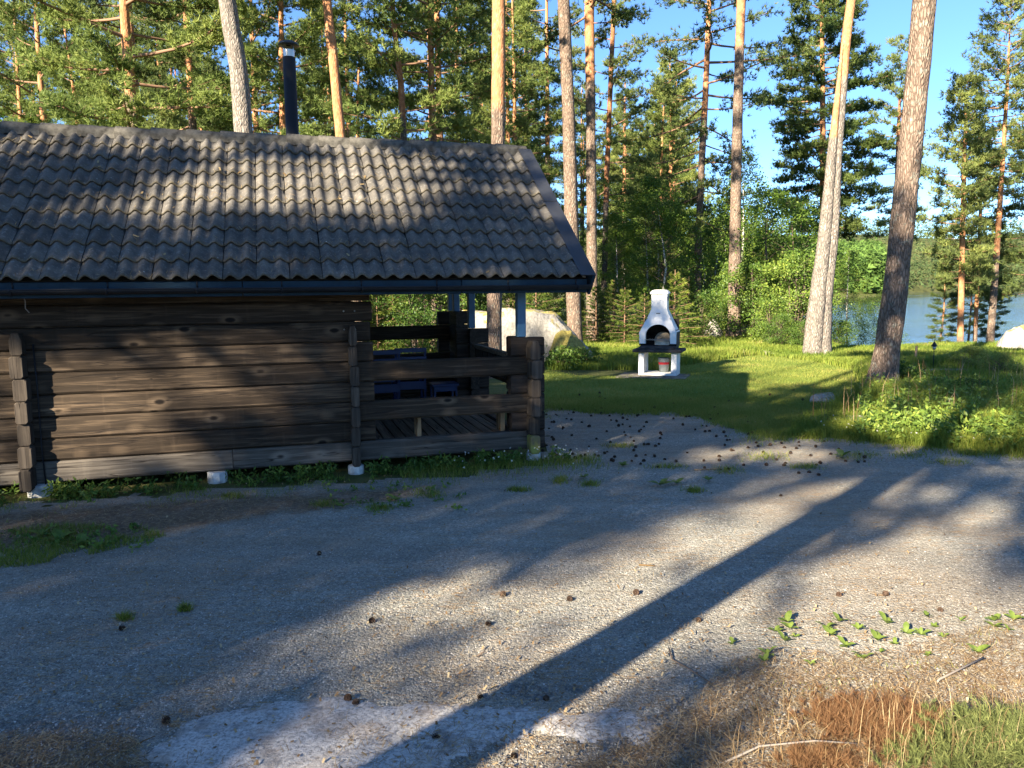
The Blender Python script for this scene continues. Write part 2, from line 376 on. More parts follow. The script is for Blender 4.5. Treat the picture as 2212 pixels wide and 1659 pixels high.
def gravel(name, needle=0.0):
    m = Mat(name, 0.95, 0.15); v = m.coord('Object', (1, 1, 1))
    st = m.voro(v, 130, 'F1', 'Color'); sd = m.voro(v, 130, 'F1'); st2 = m.voro(v, 60, 'F1', 'Color'); sd2 = m.voro(v, 60)
    g = m.n.new('ShaderNodeSeparateColor'); m.l.new(st, g.inputs[0]); g2 = m.n.new('ShaderNodeSeparateColor'); m.l.new(st2, g2.inputs[0])
    c = m.ramp(g.outputs[0], [(0.0, (0.14, 0.136, 0.112)), (0.35, (0.222, 0.215, 0.178)), (0.7, (0.31, 0.297, 0.245)), (0.93, (0.41, 0.393, 0.33)), (1.0, (0.58, 0.55, 0.50))])
    c2 = m.ramp(g2.outputs[1], [(0.0, (0.135, 0.13, 0.11)), (0.5, (0.238, 0.23, 0.19)), (0.9, (0.33, 0.314, 0.26)), (1.0, (0.52, 0.50, 0.45))])
    c = m.mix(0.4, c, c2)
    big = m.noise(v, 0.55, 5, 0.6); c = m.mix(m.ramp(big, [(0.42, 0.0), (0.62, 0.5)]), c, (0.25, 0.19, 0.13)); mid_ = m.noise(m.coord('Object', (0.8, 3.0, 1), rot=(0, 0, 0.25)), 1.3, 5, 0.65); c = m.mix(0.55, c, m.mix(1.0, c, m.ramp(mid_, [(0.3, 0.62), (0.7, 1.35)]), 'MULTIPLY'))
    # fallen needles: thin bright streaks in two directions
    for rot, sc in ((0.5, 1.0), (1.9, 1.15), (2.7, 0.9)):
        nv = m.coord('Object', (9 * sc, 70 * sc, 1), rot=(0, 0, rot)); nn = m.voro(nv, 1.0, 'F1', 'Color'); nd = m.voro(nv, 1.0)
        q = m.n.new('ShaderNodeSeparateColor'); m.l.new(nn, q.inputs[0])
        k = m.math('MULTIPLY', m.ramp(q.outputs[0], [(0.72, 0.0), (0.76, 1.0)]), m.ramp(nd, [(0.28, 0.85), (0.34, 0.0)]))
        k = m.math('MULTIPLY', k, m.ramp(m.noise(v, 0.9, 4), [(0.38, 0.15), (0.6, 1.0)]))
        c = m.mix(k, c, (0.30, 0.19, 0.09))
    lt = m.math('ADD', m.attr('litter'), m.math('MULTIPLY', m.math('SUBTRACT', m.noise(v, 4.5, 5, 0.7), 0.5), 1.5))
    nf = m.noise(v, 26, 5, 0.7); lc = m.ramp(nf, [(0.3, (0.07, 0.045, 0.028)), (0.5, (0.18, 0.12, 0.075)), (0.7, (0.34, 0.25, 0.15))])
    c = m.mix(m.ramp(lt, [(0.42, 0.0), (0.85, 0.85)]), c, lc)
    m.col(c); m.bump(m.math('ADD', m.math('SUBTRACT', 1.0, sd), m.math('MULTIPLY', m.math('SUBTRACT', 1.0, sd2), 1.4)), 0.7, 0.006); return m.m
M_gravel = gravel('gravel')
def soil(name, cs, scale=3):
    m = Mat(name, 0.95, 0.1); v = m.coord('Object'); n = m.noise(v, scale, 6, 0.7); n2 = m.noise(v, 45, 4, 0.6); n3 = m.noise(v, 0.4, 4, 0.6)
    c = m.ramp(n, [(0.3, cs[0]), (0.5, cs[1]), (0.7, cs[2])]); c = m.mix(m.ramp(n2, [(0.4, 0.0), (0.7, 0.6)]), c, cs[3])
    m.col(c); m.bump(m.math('ADD', n, n2), 0.8, 0.03); return m.m
M_ground = soil('forest_floor', [(0.045, 0.055, 0.02), (0.09, 0.10, 0.035), (0.15, 0.13, 0.06), (0.12, 0.14, 0.04)])
M_lawnsoil = soil('lawn_soil', [(0.10, 0.17, 0.03), (0.16, 0.23, 0.045), (0.23, 0.25, 0.07), (0.18, 0.22, 0.05)])
M_litter = soil('needle_litter', [(0.08, 0.045, 0.025), (0.15, 0.09, 0.05), (0.24, 0.17, 0.10), (0.20, 0.13, 0.07)], 6)
M_under = soil('bare_soil', [(0.03, 0.027, 0.022), (0.05, 0.045, 0.04), (0.07, 0.06, 0.05), (0.05, 0.05, 0.045)], 6)
def rock(name, moss=0.4, base=(0.34, 0.32, 0.28)):
    m = Mat(name, 0.9, 0.2); v = m.coord('Object'); n = m.noise(v, 2.2, 6, 0.65); n2 = m.noise(v, 18, 5, 0.65)
    c = m.ramp(n2, [(0.3, tuple(x * 0.62 for x in base)), (0.5, base), (0.7, tuple(min(1, x * 1.3) for x in base))])
    c = m.mix(m.ramp(n, [(0.38, 0.55), (0.5, 0.0)]), c, tuple(x * 0.55 for x in base))
    ge = m.n.new('ShaderNodeNewGeometry'); nz = m.sepxyz(ge.outputs['Normal'])[2]
    k = m.ramp(m.math('ADD', m.math('MULTIPLY', nz, 0.35), m.noise(v, 3.2, 5, 0.7)), [(0.98 - moss, 0.0), (1.08 - moss, 0.95)])
    c = m.mix(k, c, m.ramp(n2, [(0.35, (0.16, 0.13, 0.03)), (0.65, (0.36, 0.30, 0.07))])); m.col(c)
    m.bump(m.math('ADD', n, m.math('MULTIPLY', n2, 0.35)), 0.7, 0.08); return m.m
M_rock = rock('granite', 0.22, (0.27, 0.255, 0.225)); M_rock2 = rock('pale_granite', 0.2, (0.42, 0.38, 0.34)); M_moss = rock('mossy_stone', 0.85)
def bedrock():
    m = Mat('bedrock', 0.9, 0.2); v = m.coord('Object'); n = m.noise(v, 60, 5, 0.7); n2 = m.noise(v, 4, 5, 0.6); vo = m.voro(v, 110)
    c = m.ramp(n, [(0.36, (0.20, 0.19, 0.175)), (0.46, (0.38, 0.36, 0.33)), (0.62, (0.55, 0.52, 0.48))]); c = m.mix(m.ramp(vo, [(0.12, 0.75), (0.2, 0.0)]), c, (0.12, 0.11, 0.10)); c = m.mix(m.ramp(m.noise(v, 9, 5, 0.7), [(0.5, 0.0), (0.66, 0.8)]), c, (0.19, 0.178, 0.165))
    c = m.mix(m.ramp(n2, [(0.5, 0.0), (0.68, 0.6)]), c, (0.27, 0.19, 0.12)); m.col(c); m.bump(n, 0.7, 0.01); return m.m
M_bed = bedrock()
M_pebble = None
def pebm():
    m = Mat('pebbles', 0.85, 0.25); c = m.ramp(m.attr('var'), [(0.0, (0.11, 0.107, 0.10)), (0.4, (0.21, 0.20, 0.18)), (0.8, (0.32, 0.30, 0.265)), (1.0, (0.58, 0.55, 0.50))]); m.col(c); return m.m
M_pebble = pebm()
M_cone = simple('pine_cone', (0.055, 0.035, 0.024), 0.85, 0.2, 0.4, 60)
def water():
    m = Mat('lake_water', 0.06, 0.5); m.col((0.012, 0.022, 0.02)); m.b.inputs['IOR'].default_value = 1.333
    v = m.coord('Object', (1.0, 0.5, 1)); n = m.noise(v, 1.1, 5, 0.65); n2 = m.noise(m.coord('Object', (0.03, 0.012, 1)), 1.0, 3, 0.5)
    m.bump(m.math('MULTIPLY', n, m.ramp(n2, [(0.42, 0.3), (0.6, 1.0)])), 0.6, 0.25); return m.m
M_water = water()
M_far = foliage('far_conifers', [(0.0, (0.035, 0.06, 0.025)), (0.6, (0.06, 0.095, 0.035)), (1.0, (0.10, 0.14, 0.05))], 0.8, 0.15, 0.0, 0.1)
M_farleaf = foliage('far_broadleaves', [(0.0, (0.05, 0.09, 0.025)), (0.6, (0.12, 0.19, 0.04)), (1.0, (0.20, 0.27, 0.07))], 0.8, 0.25, 0.0, 0.1)

# ================================================================= SETTING
def axis_grid():
    a = np.concatenate([np.linspace(-40, 40, 121), 40 + np.geomspace(1.5, 2400, 60), -40 - np.geomspace(1.5, 2400, 60)]); return np.sort(a)
gx = axis_grid(); gy = np.sort(np.concatenate([np.linspace(-40, 50, 121), 50 + np.geomspace(1.5, 2400, 90), -40 - np.geomspace(2, 1500, 20)]))
XX, YY = np.meshgrid(gx, gy); ZZ = terrain(XX, YY) - 0.004
# hollow under the cabin
idx = np.arange(XX.size).reshape(XX.shape)
FQ = np.stack([idx[:-1, :-1], idx[:-1, 1:], idx[1:, 1:], idx[1:, :-1]], -1).reshape(-1, 4)
tag(link('ground', mesh_np('ground', np.stack([XX.ravel(), YY.ravel(), ZZ.ravel()], 1), FQ, M_ground, smooth_=True)), 'grass and moss covered forest ground running down to the lake', None, None, 'structure')
wv = np.array([(-3000, 20, WATER), (3000, 20, WATER), (3000, 2600, WATER), (-3000, 2600, WATER)], float)
tag(link('water', mesh_np('water', wv, [[0, 1, 2, 3]], M_water)), 'calm blue lake beyond the trees', None, None, 'structure')

def sheet(name, pts, z, mat, wob=0.12, step=0.15, label=None, lift=0.0):
    P = []
    n = len(pts)
    for i in range(n):
        a = np.array(pts[i]); b = np.array(pts[(i + 1) % n]); L = np.linalg.norm(b - a); k = max(1, int(L / step))
        for j in range(k):
            q = a + (b - a) * j / k; nn = np.array([b[1] - a[1], a[0] - b[0]]) / (L + 1e-9)
            P.append(q + nn * wob * fbm(q[0], q[1], 1.7, z * 100) * 2)
    bm = bmesh.new(); vs = [bm.verts.new((p[0], p[1], z)) for p in P]; f = bm.faces.new(vs)
    if f.normal.z < 0: f.normal_flip()
    bmesh.ops.triangulate(bm, faces=[f])
    me = bpy.data.meshes.new(name); bm.to_mesh(me); bm.free(); me.materials.append(mat)
    return tag(link(name, me), label, None, None, 'structure'), np.array(P)
road_px = [(-900, 1130), (0, 1095), (420, 1062), (760, 1040), (1000, 1030), (1140, 1012), (1185, 960), (1160, 905), (1180, 878), (1300, 893), (1450, 888), (1540, 905), (1590, 922), (1660, 945), (1800, 948), (1950, 962), (2212, 985), (3000, 1020)]
road_poly = np.array([list(G(a, b)[:2]) for a, b in road_px] + [[14, 3], [14, -14], [-20, -14], [-20, 3]])
lawn_px = [(1158, 905), (1150, 820), (1180, 800), (1240, 812), (1340, 815), (1420, 800), (1560, 778), (1640, 768), (1750, 780), (1840, 800), (1862, 850), (1800, 880), (1720, 935), (1660, 947), (1590, 924), (1540, 907), (1450, 890), (1300, 895), (1180, 880)]
lawn_poly = poly(lawn_px)
sheet('lawn', lawn_poly, 0.008, M_lawnsoil, 0.1, 0.2, 'short mown lawn around the barbecue')
lit1 = poly([(-150, 1125), (120, 1100), (420, 1078), (760, 1058), (940, 1050), (860, 1085), (560, 1120), (330, 1160), (100, 1190), (-150, 1200)])
lit2 = poly([(1250, 1659), (1180, 1700), (2300, 1720), (2300, 1400), (2212, 1330), (2050, 1380), (1900, 1420), (1650, 1410), (1560, 1440), (1500, 1520), (1400, 1600)])
lit3 = poly([(-60, 1700), (-60, 1600), (60, 1590), (170, 1585), (290, 1600), (330, 1660), (300, 1720)])
def soft_inside(P, q, rad):
    a = np.zeros(len(P)); n = 0
    for rr_ in (0.35, 0.8):
        for k in range(8):
            t = k * math.pi / 4 + rr_; a += inside(P + rad * rr_ * np.array([math.cos(t), math.sin(t)]), q); n += 1
    return a / n
def road():
    xs = np.concatenate([np.linspace(-20, -9.2, 30), np.linspace(-9, 14, 330)]); ys = np.concatenate([np.linspace(-14, 1.3, 30), np.linspace(1.5, 13, 190)])
    X, Y = np.meshgrid(xs, ys); P = np.stack([X.ravel(), Y.ravel()], 1)
    ix = np.arange(X.size).reshape(X.shape); Q = np.stack([ix[:-1, :-1], ix[:-1, 1:], ix[1:, 1:], ix[1:, :-1]], -1).reshape(-1, 4)
    c = P[Q].mean(1); wob = 0.06 * np.stack([np.sin(c[:, 1] * 9) + np.sin(c[:, 0] * 17), np.sin(c[:, 0] * 8) + np.sin(c[:, 1] * 19)], 1)
    Q = Q[inside(c + wob, road_poly)]
    used = np.unique(Q); mp = np.full(len(P), -1); mp[used] = np.arange(len(used)); P = P[used]; Q = mp[Q]
    near_ = (P[:, 1] > 1.5) & (P[:, 0] > -9)
    L = np.zeros(len(P)); D_ = P[near_]
    L[near_] = np.maximum.reduce([soft_inside(D_, lit1, 0.28) * 0.9, soft_inside(D_, lit2, 0.4) * 0.78, soft_inside(D_, lit3, 0.2)])
    me = mesh_np('gravel_road', np.stack([P[:, 0], P[:, 1], np.full(len(P), 0.004)], 1), Q, M_gravel)
    a = me.attributes.new('litter', 'FLOAT', 'POINT'); a.data.foreach_set('value', L.astype(np.float32))
    tag(link('gravel_road', me), 'grey gravel yard strewn with needles in front of the cabin', None, None, 'structure')
road()

# bare rock patch in the road
patch_px = [(312, 1640), (340, 1612), (395, 1590), (370, 1572), (470, 1545), (560, 1528), (690, 1524), (760, 1532), (900, 1524), (1060, 1540), (1200, 1552), (1330, 1548), (1392, 1560), (1385, 1590), (1300, 1602), (1180, 1592), (1080, 1598), (980, 1640), (900, 1720), (600, 1740), (430, 1720), (380, 1668)]
pp = poly(patch_px)
def bedpatch():
    lo = pp.min(0) - 0.1; hi = pp.max(0) + 0.1; st = 0.016
    xs = np.arange(lo[0], hi[0], st); ys = np.arange(max(lo[1], 2.0), hi[1], st); X, Y = np.meshgrid(xs, ys); P = np.stack([X.ravel(), Y.ravel()], 1)
    wob = np.array([(fbm(a, b, 5, 1) * 0.07 + fbm(a, b, 19, 2) * 0.03, fbm(a, b, 5, 7) * 0.07 + fbm(a, b, 19, 9) * 0.03) for a, b in P])
    hgt = soft_inside(P + wob, pp, 0.05); crack = np.array([abs(fbm(a * 0.9 + 0.3 * b, b, 1.6, 21)) for a, b in P]); rough_ = np.array([fbm(a, b, 14, 4) for a, b in P])
    Z = 0.003 + 0.013 * hgt + 0.003 * rough_ * hgt - 0.009 * (crack < 0.012)
    ix = np.arange(X.size).reshape(X.shape); Q = np.stack([ix[:-1, :-1], ix[:-1, 1:], ix[1:, 1:], ix[1:, :-1]], -1).reshape(-1, 4)
    Q = Q[(hgt[Q].mean(1) > 0.2)]
    o = link('bedrock_patch', mesh_np('bedrock_patch', np.stack([P[:, 0], P[:, 1], Z], 1), Q, M_bed, smooth_=True)); tag(o, 'pale bare bedrock showing through the gravel', None, None, 'structure')
bedpatch()

# ================================================================= LOG CABIN
TH = math.radians(16.5); OX, OY = -1.616, 7.161
cu, su = math.cos(TH), math.sin(TH)
def W(a, b, z): return np.array([OX + a * cu - b * su, OY + a * su + b * cu, z])
def L2(w): dx, dy = w[0] - OX, w[1] - OY; return np.array([dx * cu + dy * su, -dx * su + dy * cu])
cabin = empty('log_cabin', (OX, OY, 0), TH, 'dark log cabin with tiled roof, open porch and blue trim', 'cabin')
HC = 0.19; Z0 = 0.10; TK = 0.11
UL = -6.2; UR = 2.03; UP = 0.30; VB = 3.2      # wall runs from far left to the porch opening; back wall plane
_ln = 0
def log(x0, x1, y0, y1, z, mat, axis=0, hh=HC, parent=cabin, name='log', label=None, zig=0.004):
    """a squared log with chamfered long edges and slightly uneven faces"""
    global _ln; _ln += 1
    L = (x1 - x0) if axis == 0 else (y1 - y0); n = max(1, min(16, int(L / 0.3))); c = 0.016; g = 0.003
    vs = []; fs = []
    w0, w1 = (y0, y1) if axis == 0 else (x0, x1); a0 = x0 if axis == 0 else y0
    for i in range(n + 1):
        t = a0 + L * i / n
        e = [zig * mnoise.noise(Vector((t * 2.1, _ln * 3.3, q * 5.0))) * 2 for q in range(4)]
        sec = [(w0 + c + e[0], z + g), (w1 - c, z + g), (w1 + e[1], z + g + c), (w1 + e[1], z + hh - g - c), (w1 - c, z + hh - g), (w0 + c + e[0], z + hh - g), (w0 + e[0], z + hh - g - c + e[2]), (w0 + e[0], z + g + c + e[3])]
        for p, q in sec: vs.append((t, p, q) if axis == 0 else (p, t, q))
    for i in range(n):
        for k in range(8): j = (k + 1) % 8; fs.append((i * 8 + k, i * 8 + 8 + k, i * 8 + 8 + j, i * 8 + j) if axis == 0 else (i * 8 + k, i * 8 + j, i * 8 + 8 + j, i * 8 + 8 + k))
    fs.append(tuple(range(8)) if axis == 0 else tuple(reversed(range(8)))); e = n * 8; fs.append(tuple(reversed(range(e, e + 8))) if axis == 0 else tuple(range(e, e + 8)))
    o = MB().add(vs, fs).obj(name, mat, parent)
    if label: o['label'] = label
    return o
# front wall courses (a sill log with a butt joint first)
for k in range(9):
    z = Z0 + HC * k
    if k == 0:
        log(UL, -0.98, 0.0, TK, z, M_lowlog); log(-0.975, 0.13, 0.0, TK, z, M_lowlog); log(0.13, UR - 0.08, 0.0, TK, z, M_lowlog)
    elif k in (2, 4):
        log(UL, 0.13, 0, TK, z, M_logx); log(0.132, 2.0, 0.0, TK, z, M_logx, label='porch rail log')
    elif k < 8:
        log(UL, UP + 0.02 * (k % 2), 0, TK, z, M_logx)
    else: log(UL, UP - 0.0, 0, TK, z, M_logx)
# short cross logs standing between the porch rails at the corner
for k in (1, 3, 5): log(1.68, UR, 0.002, TK, Z0 + HC * k, M_stub, name='log_stub')
log(1.955, UR, 0.002, TK, Z0 + HC * 0, M_stub, name='log_stub'); log(2.002, UR, 0.002, TK, Z0 + HC * 2, M_stub, name='log_stub'); log(2.002, UR, 0.002, TK, Z0 + HC * 4, M_stub, name='log_stub')
# notched log ends standing out of the front wall
def end_stack(uc, wd, kmax, prot, mossy=False, z00=Z0 - 0.03):
    for k in range(kmax):
        z = z00 + HC * k + 0.0; hh = HC - 0.004; p = prot + 0.035 * mnoise.noise(Vector((uc * 7, k * 1.7, 0))) * 2
        w = wd / 2 * (1 + 0.06 * ((k * 7919) % 3 - 1)); dx = 0.003 * (((k * 31) % 5) - 2)
        c = 0.016
        sec = [(-w + c, 0), (w - c, 0), (w, c), (w, hh - c), (w - c, hh), (-w + c, hh), (-w, hh - c), (-w, c)]
        if k == kmax - 1: sec = [(-w + c, 0), (w - c, 0), (w, c), (w, hh - 0.06), (w * 0.55, hh), (-w * 0.55, hh), (-w, hh - 0.06), (-w, c)]
        vs = []
        for y, s in ((-p, 0.93), (-p + 0.006, 1.0), (-0.004, 1.0)):
            for a, b in sec: vs.append((uc + dx + a * s, y, z + hh / 2 + (b - hh / 2) * s))
        fs = [tuple(range(8))] + [(r * 8 + i, r * 8 + 8 + i, r * 8 + 8 + (i + 1) % 8, r * 8 + (i + 1) % 8) for r in range(2) for i in range(8)]
        MB().add(vs, fs).obj('log_end', M_mossend if (mossy and k == 0) else M_end, cabin)
end_stack(-2.60, 0.10, 7, 0.13); end_stack(0.13, 0.08, 7, 0.11); end_stack(1.895, 0.11, 6, 0.13, True)
# cross walls and back wall
for k in range(9):
    z = Z0 + HC * k
    log(0.08, 0.19, TK + 0.002, VB, z, M_logy, 1); log(-2.655, -2.545, TK + 0.002, VB, z, M_logy, 1)
    log(UL, 0.35, VB, VB + TK, z, M_logx); log(UL, UL + TK, TK + 0.002, VB, z, M_logy, 1)
for k in range(4): log(0.352, 2.0, VB + 0.002, VB + TK, Z0 + HC * (k if k else 0), M_logx) if k in (0, 1, 2, 3) else None
log(0.352, 2.0, VB + 0.002, VB + TK, Z0 + HC * 5, M_logx)
for k in range(7):                                             # tall stacks of crossing logs at the back of the porch
    log(1.60, UR, VB + TK + 0.004, VB + 2 * TK, Z0 + HC * k, M_stub, name='log_stub')
    log(1.73, 1.84, 2.75, VB - 0.004, Z0 + HC * k, M_logy, 1, name='log_stub')
for k in range(6):
    log(1.58, 1.99, 2.05, 2.05 + TK, Z0 + HC * k, M_stub, name='log_stub')
    log(1.73, 1.84, 1.95, 2.045, Z0 + HC * k, M_logy, 1, name='log_stub')
    log(1.73, 1.84, TK + 0.004, 0.36, Z0 + HC * k, M_logy, 1, name='log_stub')
log(1.73, 1.84, TK + 0.004, 2.04, Z0 - 0.002, M_logy, 1)
# sloping gable rail with a rim and small balusters
rail = MB().bbox(1.765, 1.835, 0.34, 1.95, 1.00, 1.05, 0.008)
rail.add([(1.765, 1.95, 1.0), (1.835, 1.95, 1.0), (1.835, 1.95, 1.05), (1.765, 1.95, 1.05), (1.765, 2.04, 1.12), (1.835, 2.04, 1.12), (1.835, 2.04, 1.19), (1.765, 2.04, 1.19)],
         [(0, 1, 2, 3), (7, 6, 5, 4), (0, 4, 5, 1), (3, 2, 6, 7), (0, 3, 7, 4), (1, 5, 6, 2)])
rail = rail.obj('gable_rail', M_bench, cabin)
bmesh_b = MB().bbox(-0.015, 0.015, -0.02, 0.02, 0.0, 0.24, 0.004).mesh('baluster', M_dark)
for i in range(14): link('baluster', bmesh_b, rail, loc=(1.80, 0.42 + i * 0.115, 0.76))
MB().bbox(1.775, 1.825, 0.36, 2.04, 0.72, 0.76, 0.005).obj('lower_rail', M_dark, rail)
# blue posts
for uu, vv, zb, s in ((1.80, 0.06, Z0 + HC * 6, 0.088), (1.785, 2.11, Z0 + HC * 6, 0.085), (1.785, 2.98, Z0 + HC * 7, 0.085), (1.80, 3.37, Z0 + HC * 7, 0.085)):
    MB().bbox(uu - s / 2, uu + s / 2, vv - s / 2, vv + s / 2, zb + 0.001, 1.86 + 0.0 * vv, 0.006).obj('post', M_blue, cabin)
# deck
FL = 0.262
for i in range(14):
    a = 0.196 + i * 0.1135; MB().bbox(a, a + 0.103, TK + 0.006, VB - 0.008, FL - 0.028, FL, 0.004).obj('deck_board', M_deck, cabin)
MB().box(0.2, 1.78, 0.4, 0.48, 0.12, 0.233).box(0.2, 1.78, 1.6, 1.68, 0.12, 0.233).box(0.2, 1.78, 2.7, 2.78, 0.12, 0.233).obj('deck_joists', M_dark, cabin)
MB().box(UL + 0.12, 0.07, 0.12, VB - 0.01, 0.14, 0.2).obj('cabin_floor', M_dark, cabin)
# foundation blocks
def pillar(u, v, r, hgt, label=None):
    m = MB(); n = 10; prof = [(r * 1.03, -0.05), (r * 1.0, 0.02), (r, hgt - 0.01), (r * 0.95, hgt)]
    m.lathe(prof, n, (u, v, 0), False); m.add([(u + r * .95 * math.cos(2 * math.pi * k / n), v + r * .95 * math.sin(2 * math.pi * k / n), hgt) for k in range(n)], [tuple(range(n))])
    o = m.obj('foundation_block', M_conc, cabin)
pillar(0.12, -0.04, 0.075, 0.075); pillar(1.90, -0.02, 0.075, 0.075); pillar(-1.12, 0.03, 0.085, 0.097); pillar(-2.55, 0.03, 0.10, 0.097)
for u in (-4.2, -5.8, -1.1, 0.2, 1.85): pillar(u, VB + .05, 0.09, 0.097)
# roof
EV = -0.37; EZ = 1.835; RV = 1.6; RZ = 3.325
slope = math.atan2(RZ - EZ, RV - EV); SL = math.hypot(RZ - EZ, RV - EV)
roof = MB()
UE = 2.34
for sgn in (1, -1):
    def rp(u, s, d):   # s along slope from eave, d normal offset
        v = EV + s * math.cos(slope) - d * math.sin(slope); z = EZ + s * math.sin(slope) + d * math.cos(slope)
        return (u, v if sgn == 1 else 2 * RV - v, z)
    q = [rp(UL - 0.3, 0, -0.02), rp(UE, 0, -0.02), rp(UE, SL, -0.02), rp(UL - 0.3, SL, -0.02), rp(UL - 0.3, 0, -0.05), rp(UE, 0, -0.05), rp(UE, SL - 0.03, -0.05), rp(UL - 0.3, SL - 0.03, -0.05)]
    roof.add(q, [(0, 1, 2, 3), (7, 6, 5, 4), (0, 4, 5, 1), (1, 5, 6, 2), (3, 7, 4, 0)] if sgn == 1 else [(3, 2, 1, 0), (4, 5, 6, 7), (1, 5, 4, 0), (2, 6, 5, 1), (0, 4, 7, 3)])
roof = roof.obj('roof', M_dark, cabin)
NR = 10; NCOL = 31; TW = 0.272; TE = SL / NR; TLn = TE + 0.055
def tile_mesh(w, ln):
    nx = 17; V = []; Fs = []
    def prof(t):     # two flat-topped waves with a joint between neighbouring tiles
        x = t * 2 % 1.0
        hgt = 0.042 * (0.5 - 0.5 * math.cos(2 * math.pi * (x ** 0.85))) ** 1.25
        return hgt
    rows = [(0.0, 0.011), (0.007, 0.016), (ln * 0.5, 0.012), (ln, 0.0)]
    for y, zz in rows:
        for i in range(nx):
            t = i / (nx - 1); V.append((0.0025 + t * (w - 0.005), y, zz + prof(t)))
    for r in range(len(rows) - 1):
        for i in range(nx - 1): a = r * nx + i; Fs.append((a, a + 1, a + nx + 1, a + nx))
    b = len(V)
    for i in range(nx): t = i / (nx - 1); V.append((0.0025 + t * (w - 0.005), 0.0, 0.002 + prof(t)))
    for i in range(nx - 1): Fs.append((b + i, b + i + 1, i + 1, i))
    b2 = len(V); V += [(0.0015, 0, 0.0), (0.0015, ln, -0.02), (w - 0.0015, 0, 0.0), (w - 0.0015, ln, -0.02)]
    Fs.append((b2, 0, 3 * nx, b2 + 1)); Fs.append((b2 + 2, b2 + 3, 4 * nx - 1, nx - 1))
    me = bpy.data.meshes.new('roof_tile'); me.from_pydata(V, [], Fs); me.materials.append(M_tile); me.update()
    me.polygons.foreach_set('use_smooth', [True] * len(me.polygons)); 
    me.set_sharp_from_angle(angle=math.radians(50)); return me
tm = tile_mesh(TW, TLn)
def place_tile(name, me, u, s, sgn=1, parent=roof, jit=0.0):
    o = link(name, me, parent)
    v = EV + s * math.cos(slope) - 0.012 * math.sin(slope); z = EZ + s * math.sin(slope) + 0.012 * math.cos(slope)
    o.location = (u, v, z)
    o.rotation_euler = (slope - 0.05 + random.uniform(-jit, jit), random.uniform(-jit, jit), random.uniform(-jit, jit) * 0.6)
    return o
UT0 = UE - 0.03 - NCOL * TW + 0.0
first = None
for c in range(NCOL):
    if c < 2: continue
    for r in range(NR): place_tile('roof_tile', tm, UT0 + c * TW + random.uniform(-.002, .002), r * TE - 0.045 + random.uniform(-.004, .004), jit=0.008)
# far slope, joined
bt = MB()
tv = [tuple(v.co) for v in tm.vertices]; tf = [tuple(p.vertices) for p in tm.polygons]
Rm = Matrix.Rotation(slope - 0.05, 3, 'X'); 
for c in range(NCOL):
    for r in range(NR):
        s = r * TE - 0.045; v = EV + s * math.cos(slope) - 0.012 * math.sin(slope); z = EZ + s * math.sin(slope) + 0.012 * math.cos(slope)
        vs = []
        for q in tv:
            w = Rm @ Vector(q); vs.append((UT0 + c * TW + w.x, 2 * RV - (v + w.y), z + w.z))
        bt.add(vs, [tuple(reversed(f)) for f in tf], True)
tag(bt.obj('back_roof_tiles', M_tile, cabin), None, None, None, 'stuff')
# needles and bits of bark caught on the tiles
rl = np.random.default_rng(8); N_ = 1500
uu_ = rl.uniform(UL, UE - 0.1, N_); rowz = rl.integers(0, NR, N_); ss_ = rowz * TE - 0.045 + np.abs(rl.normal(size=N_)) * 0.05 + 0.01
tt_ = ((uu_ - UT0) / TW * 2) % 1.0; hh_ = 0.042 * (0.5 - 0.5 * np.cos(2 * np.pi * tt_ ** 0.85)); keep = (hh_ < 0.016) | (rl.uniform(size=N_) < 0.25); uu_, ss_, hh_ = uu_[keep], ss_[keep], hh_[keep]; N_ = len(uu_)
dn = 0.035 + hh_; cs_, sn_ = math.cos(slope), math.sin(slope)
c_ = np.stack([uu_, EV + ss_ * cs_ - dn * sn_, EZ + ss_ * sn_ + dn * cs_], 1); an = rl.normal(size=N_) * 0.7 + 1.57; ex = np.array([1, 0, 0]); ey = np.array([0, cs_, sn_])
dd_ = np.cos(an)[:, None] * ex + np.sin(an)[:, None] * ey; sd_ = -np.sin(an)[:, None] * ex + np.cos(an)[:, None] * ey; L_ = rl.uniform(0.012, 0.035, (N_, 1)); w_n = np.where(rl.uniform(size=(N_, 1)) < 0.06, 0.008, 0.0016)
tag(link('roof_litter', soup('roof_litter', np.stack([c_ - dd_ * L_ - sd_ * w_n, c_ - dd_ * L_ + sd_ * w_n, c_ + dd_ * L_ + sd_ * w_n, c_ + dd_ * L_ - sd_ * w_n], 1), M_straw, rl.uniform(0, 0.8, N_)), cabin), None, None, None, 'stuff')
# ridge tiles
n = 9; RT = 0.335; V = []; Fs = []
for (x, r, rz) in ((0, 0.11, 0.0), (0.012, 0.114, 0.002), (RT * 0.5, 0.11, 0.0), (RT + 0.03, 0.105, -0.004)):
    for i in range(n):
        t = math.pi * i / (n - 1); V.append((x, -r * math.cos(t), 0.085 * (abs(math.sin(t)) ** 0.8) * r / 0.125 + rz - 0.06 * abs(math.cos(t)) ** 3))
for k in range(3):
    for i in range(n - 1): a = k * n + i; Fs.append((a, a + n, a + n + 1, a + 1))
Fs.append(tuple(range(n)))
rm = bpy.data.meshes.new('ridge_tile'); rm.from_pydata(V, [], Fs); rm.materials.append(M_ridge); rm.update()
rm.polygons.foreach_set('use_smooth', [True] * len(rm.polygons)); rm.set_sharp_from_angle(angle=math.radians(50))
u = UE - 0.02; 
while u > UL - 0.3:
    o = link('ridge_tile', rm, roof, loc=(u - RT, RV, RZ + 0.012 + random.uniform(-.003, .003)))
    o.rotation_euler = (0, 0.012, random.uniform(-.012, .012)); u -= RT
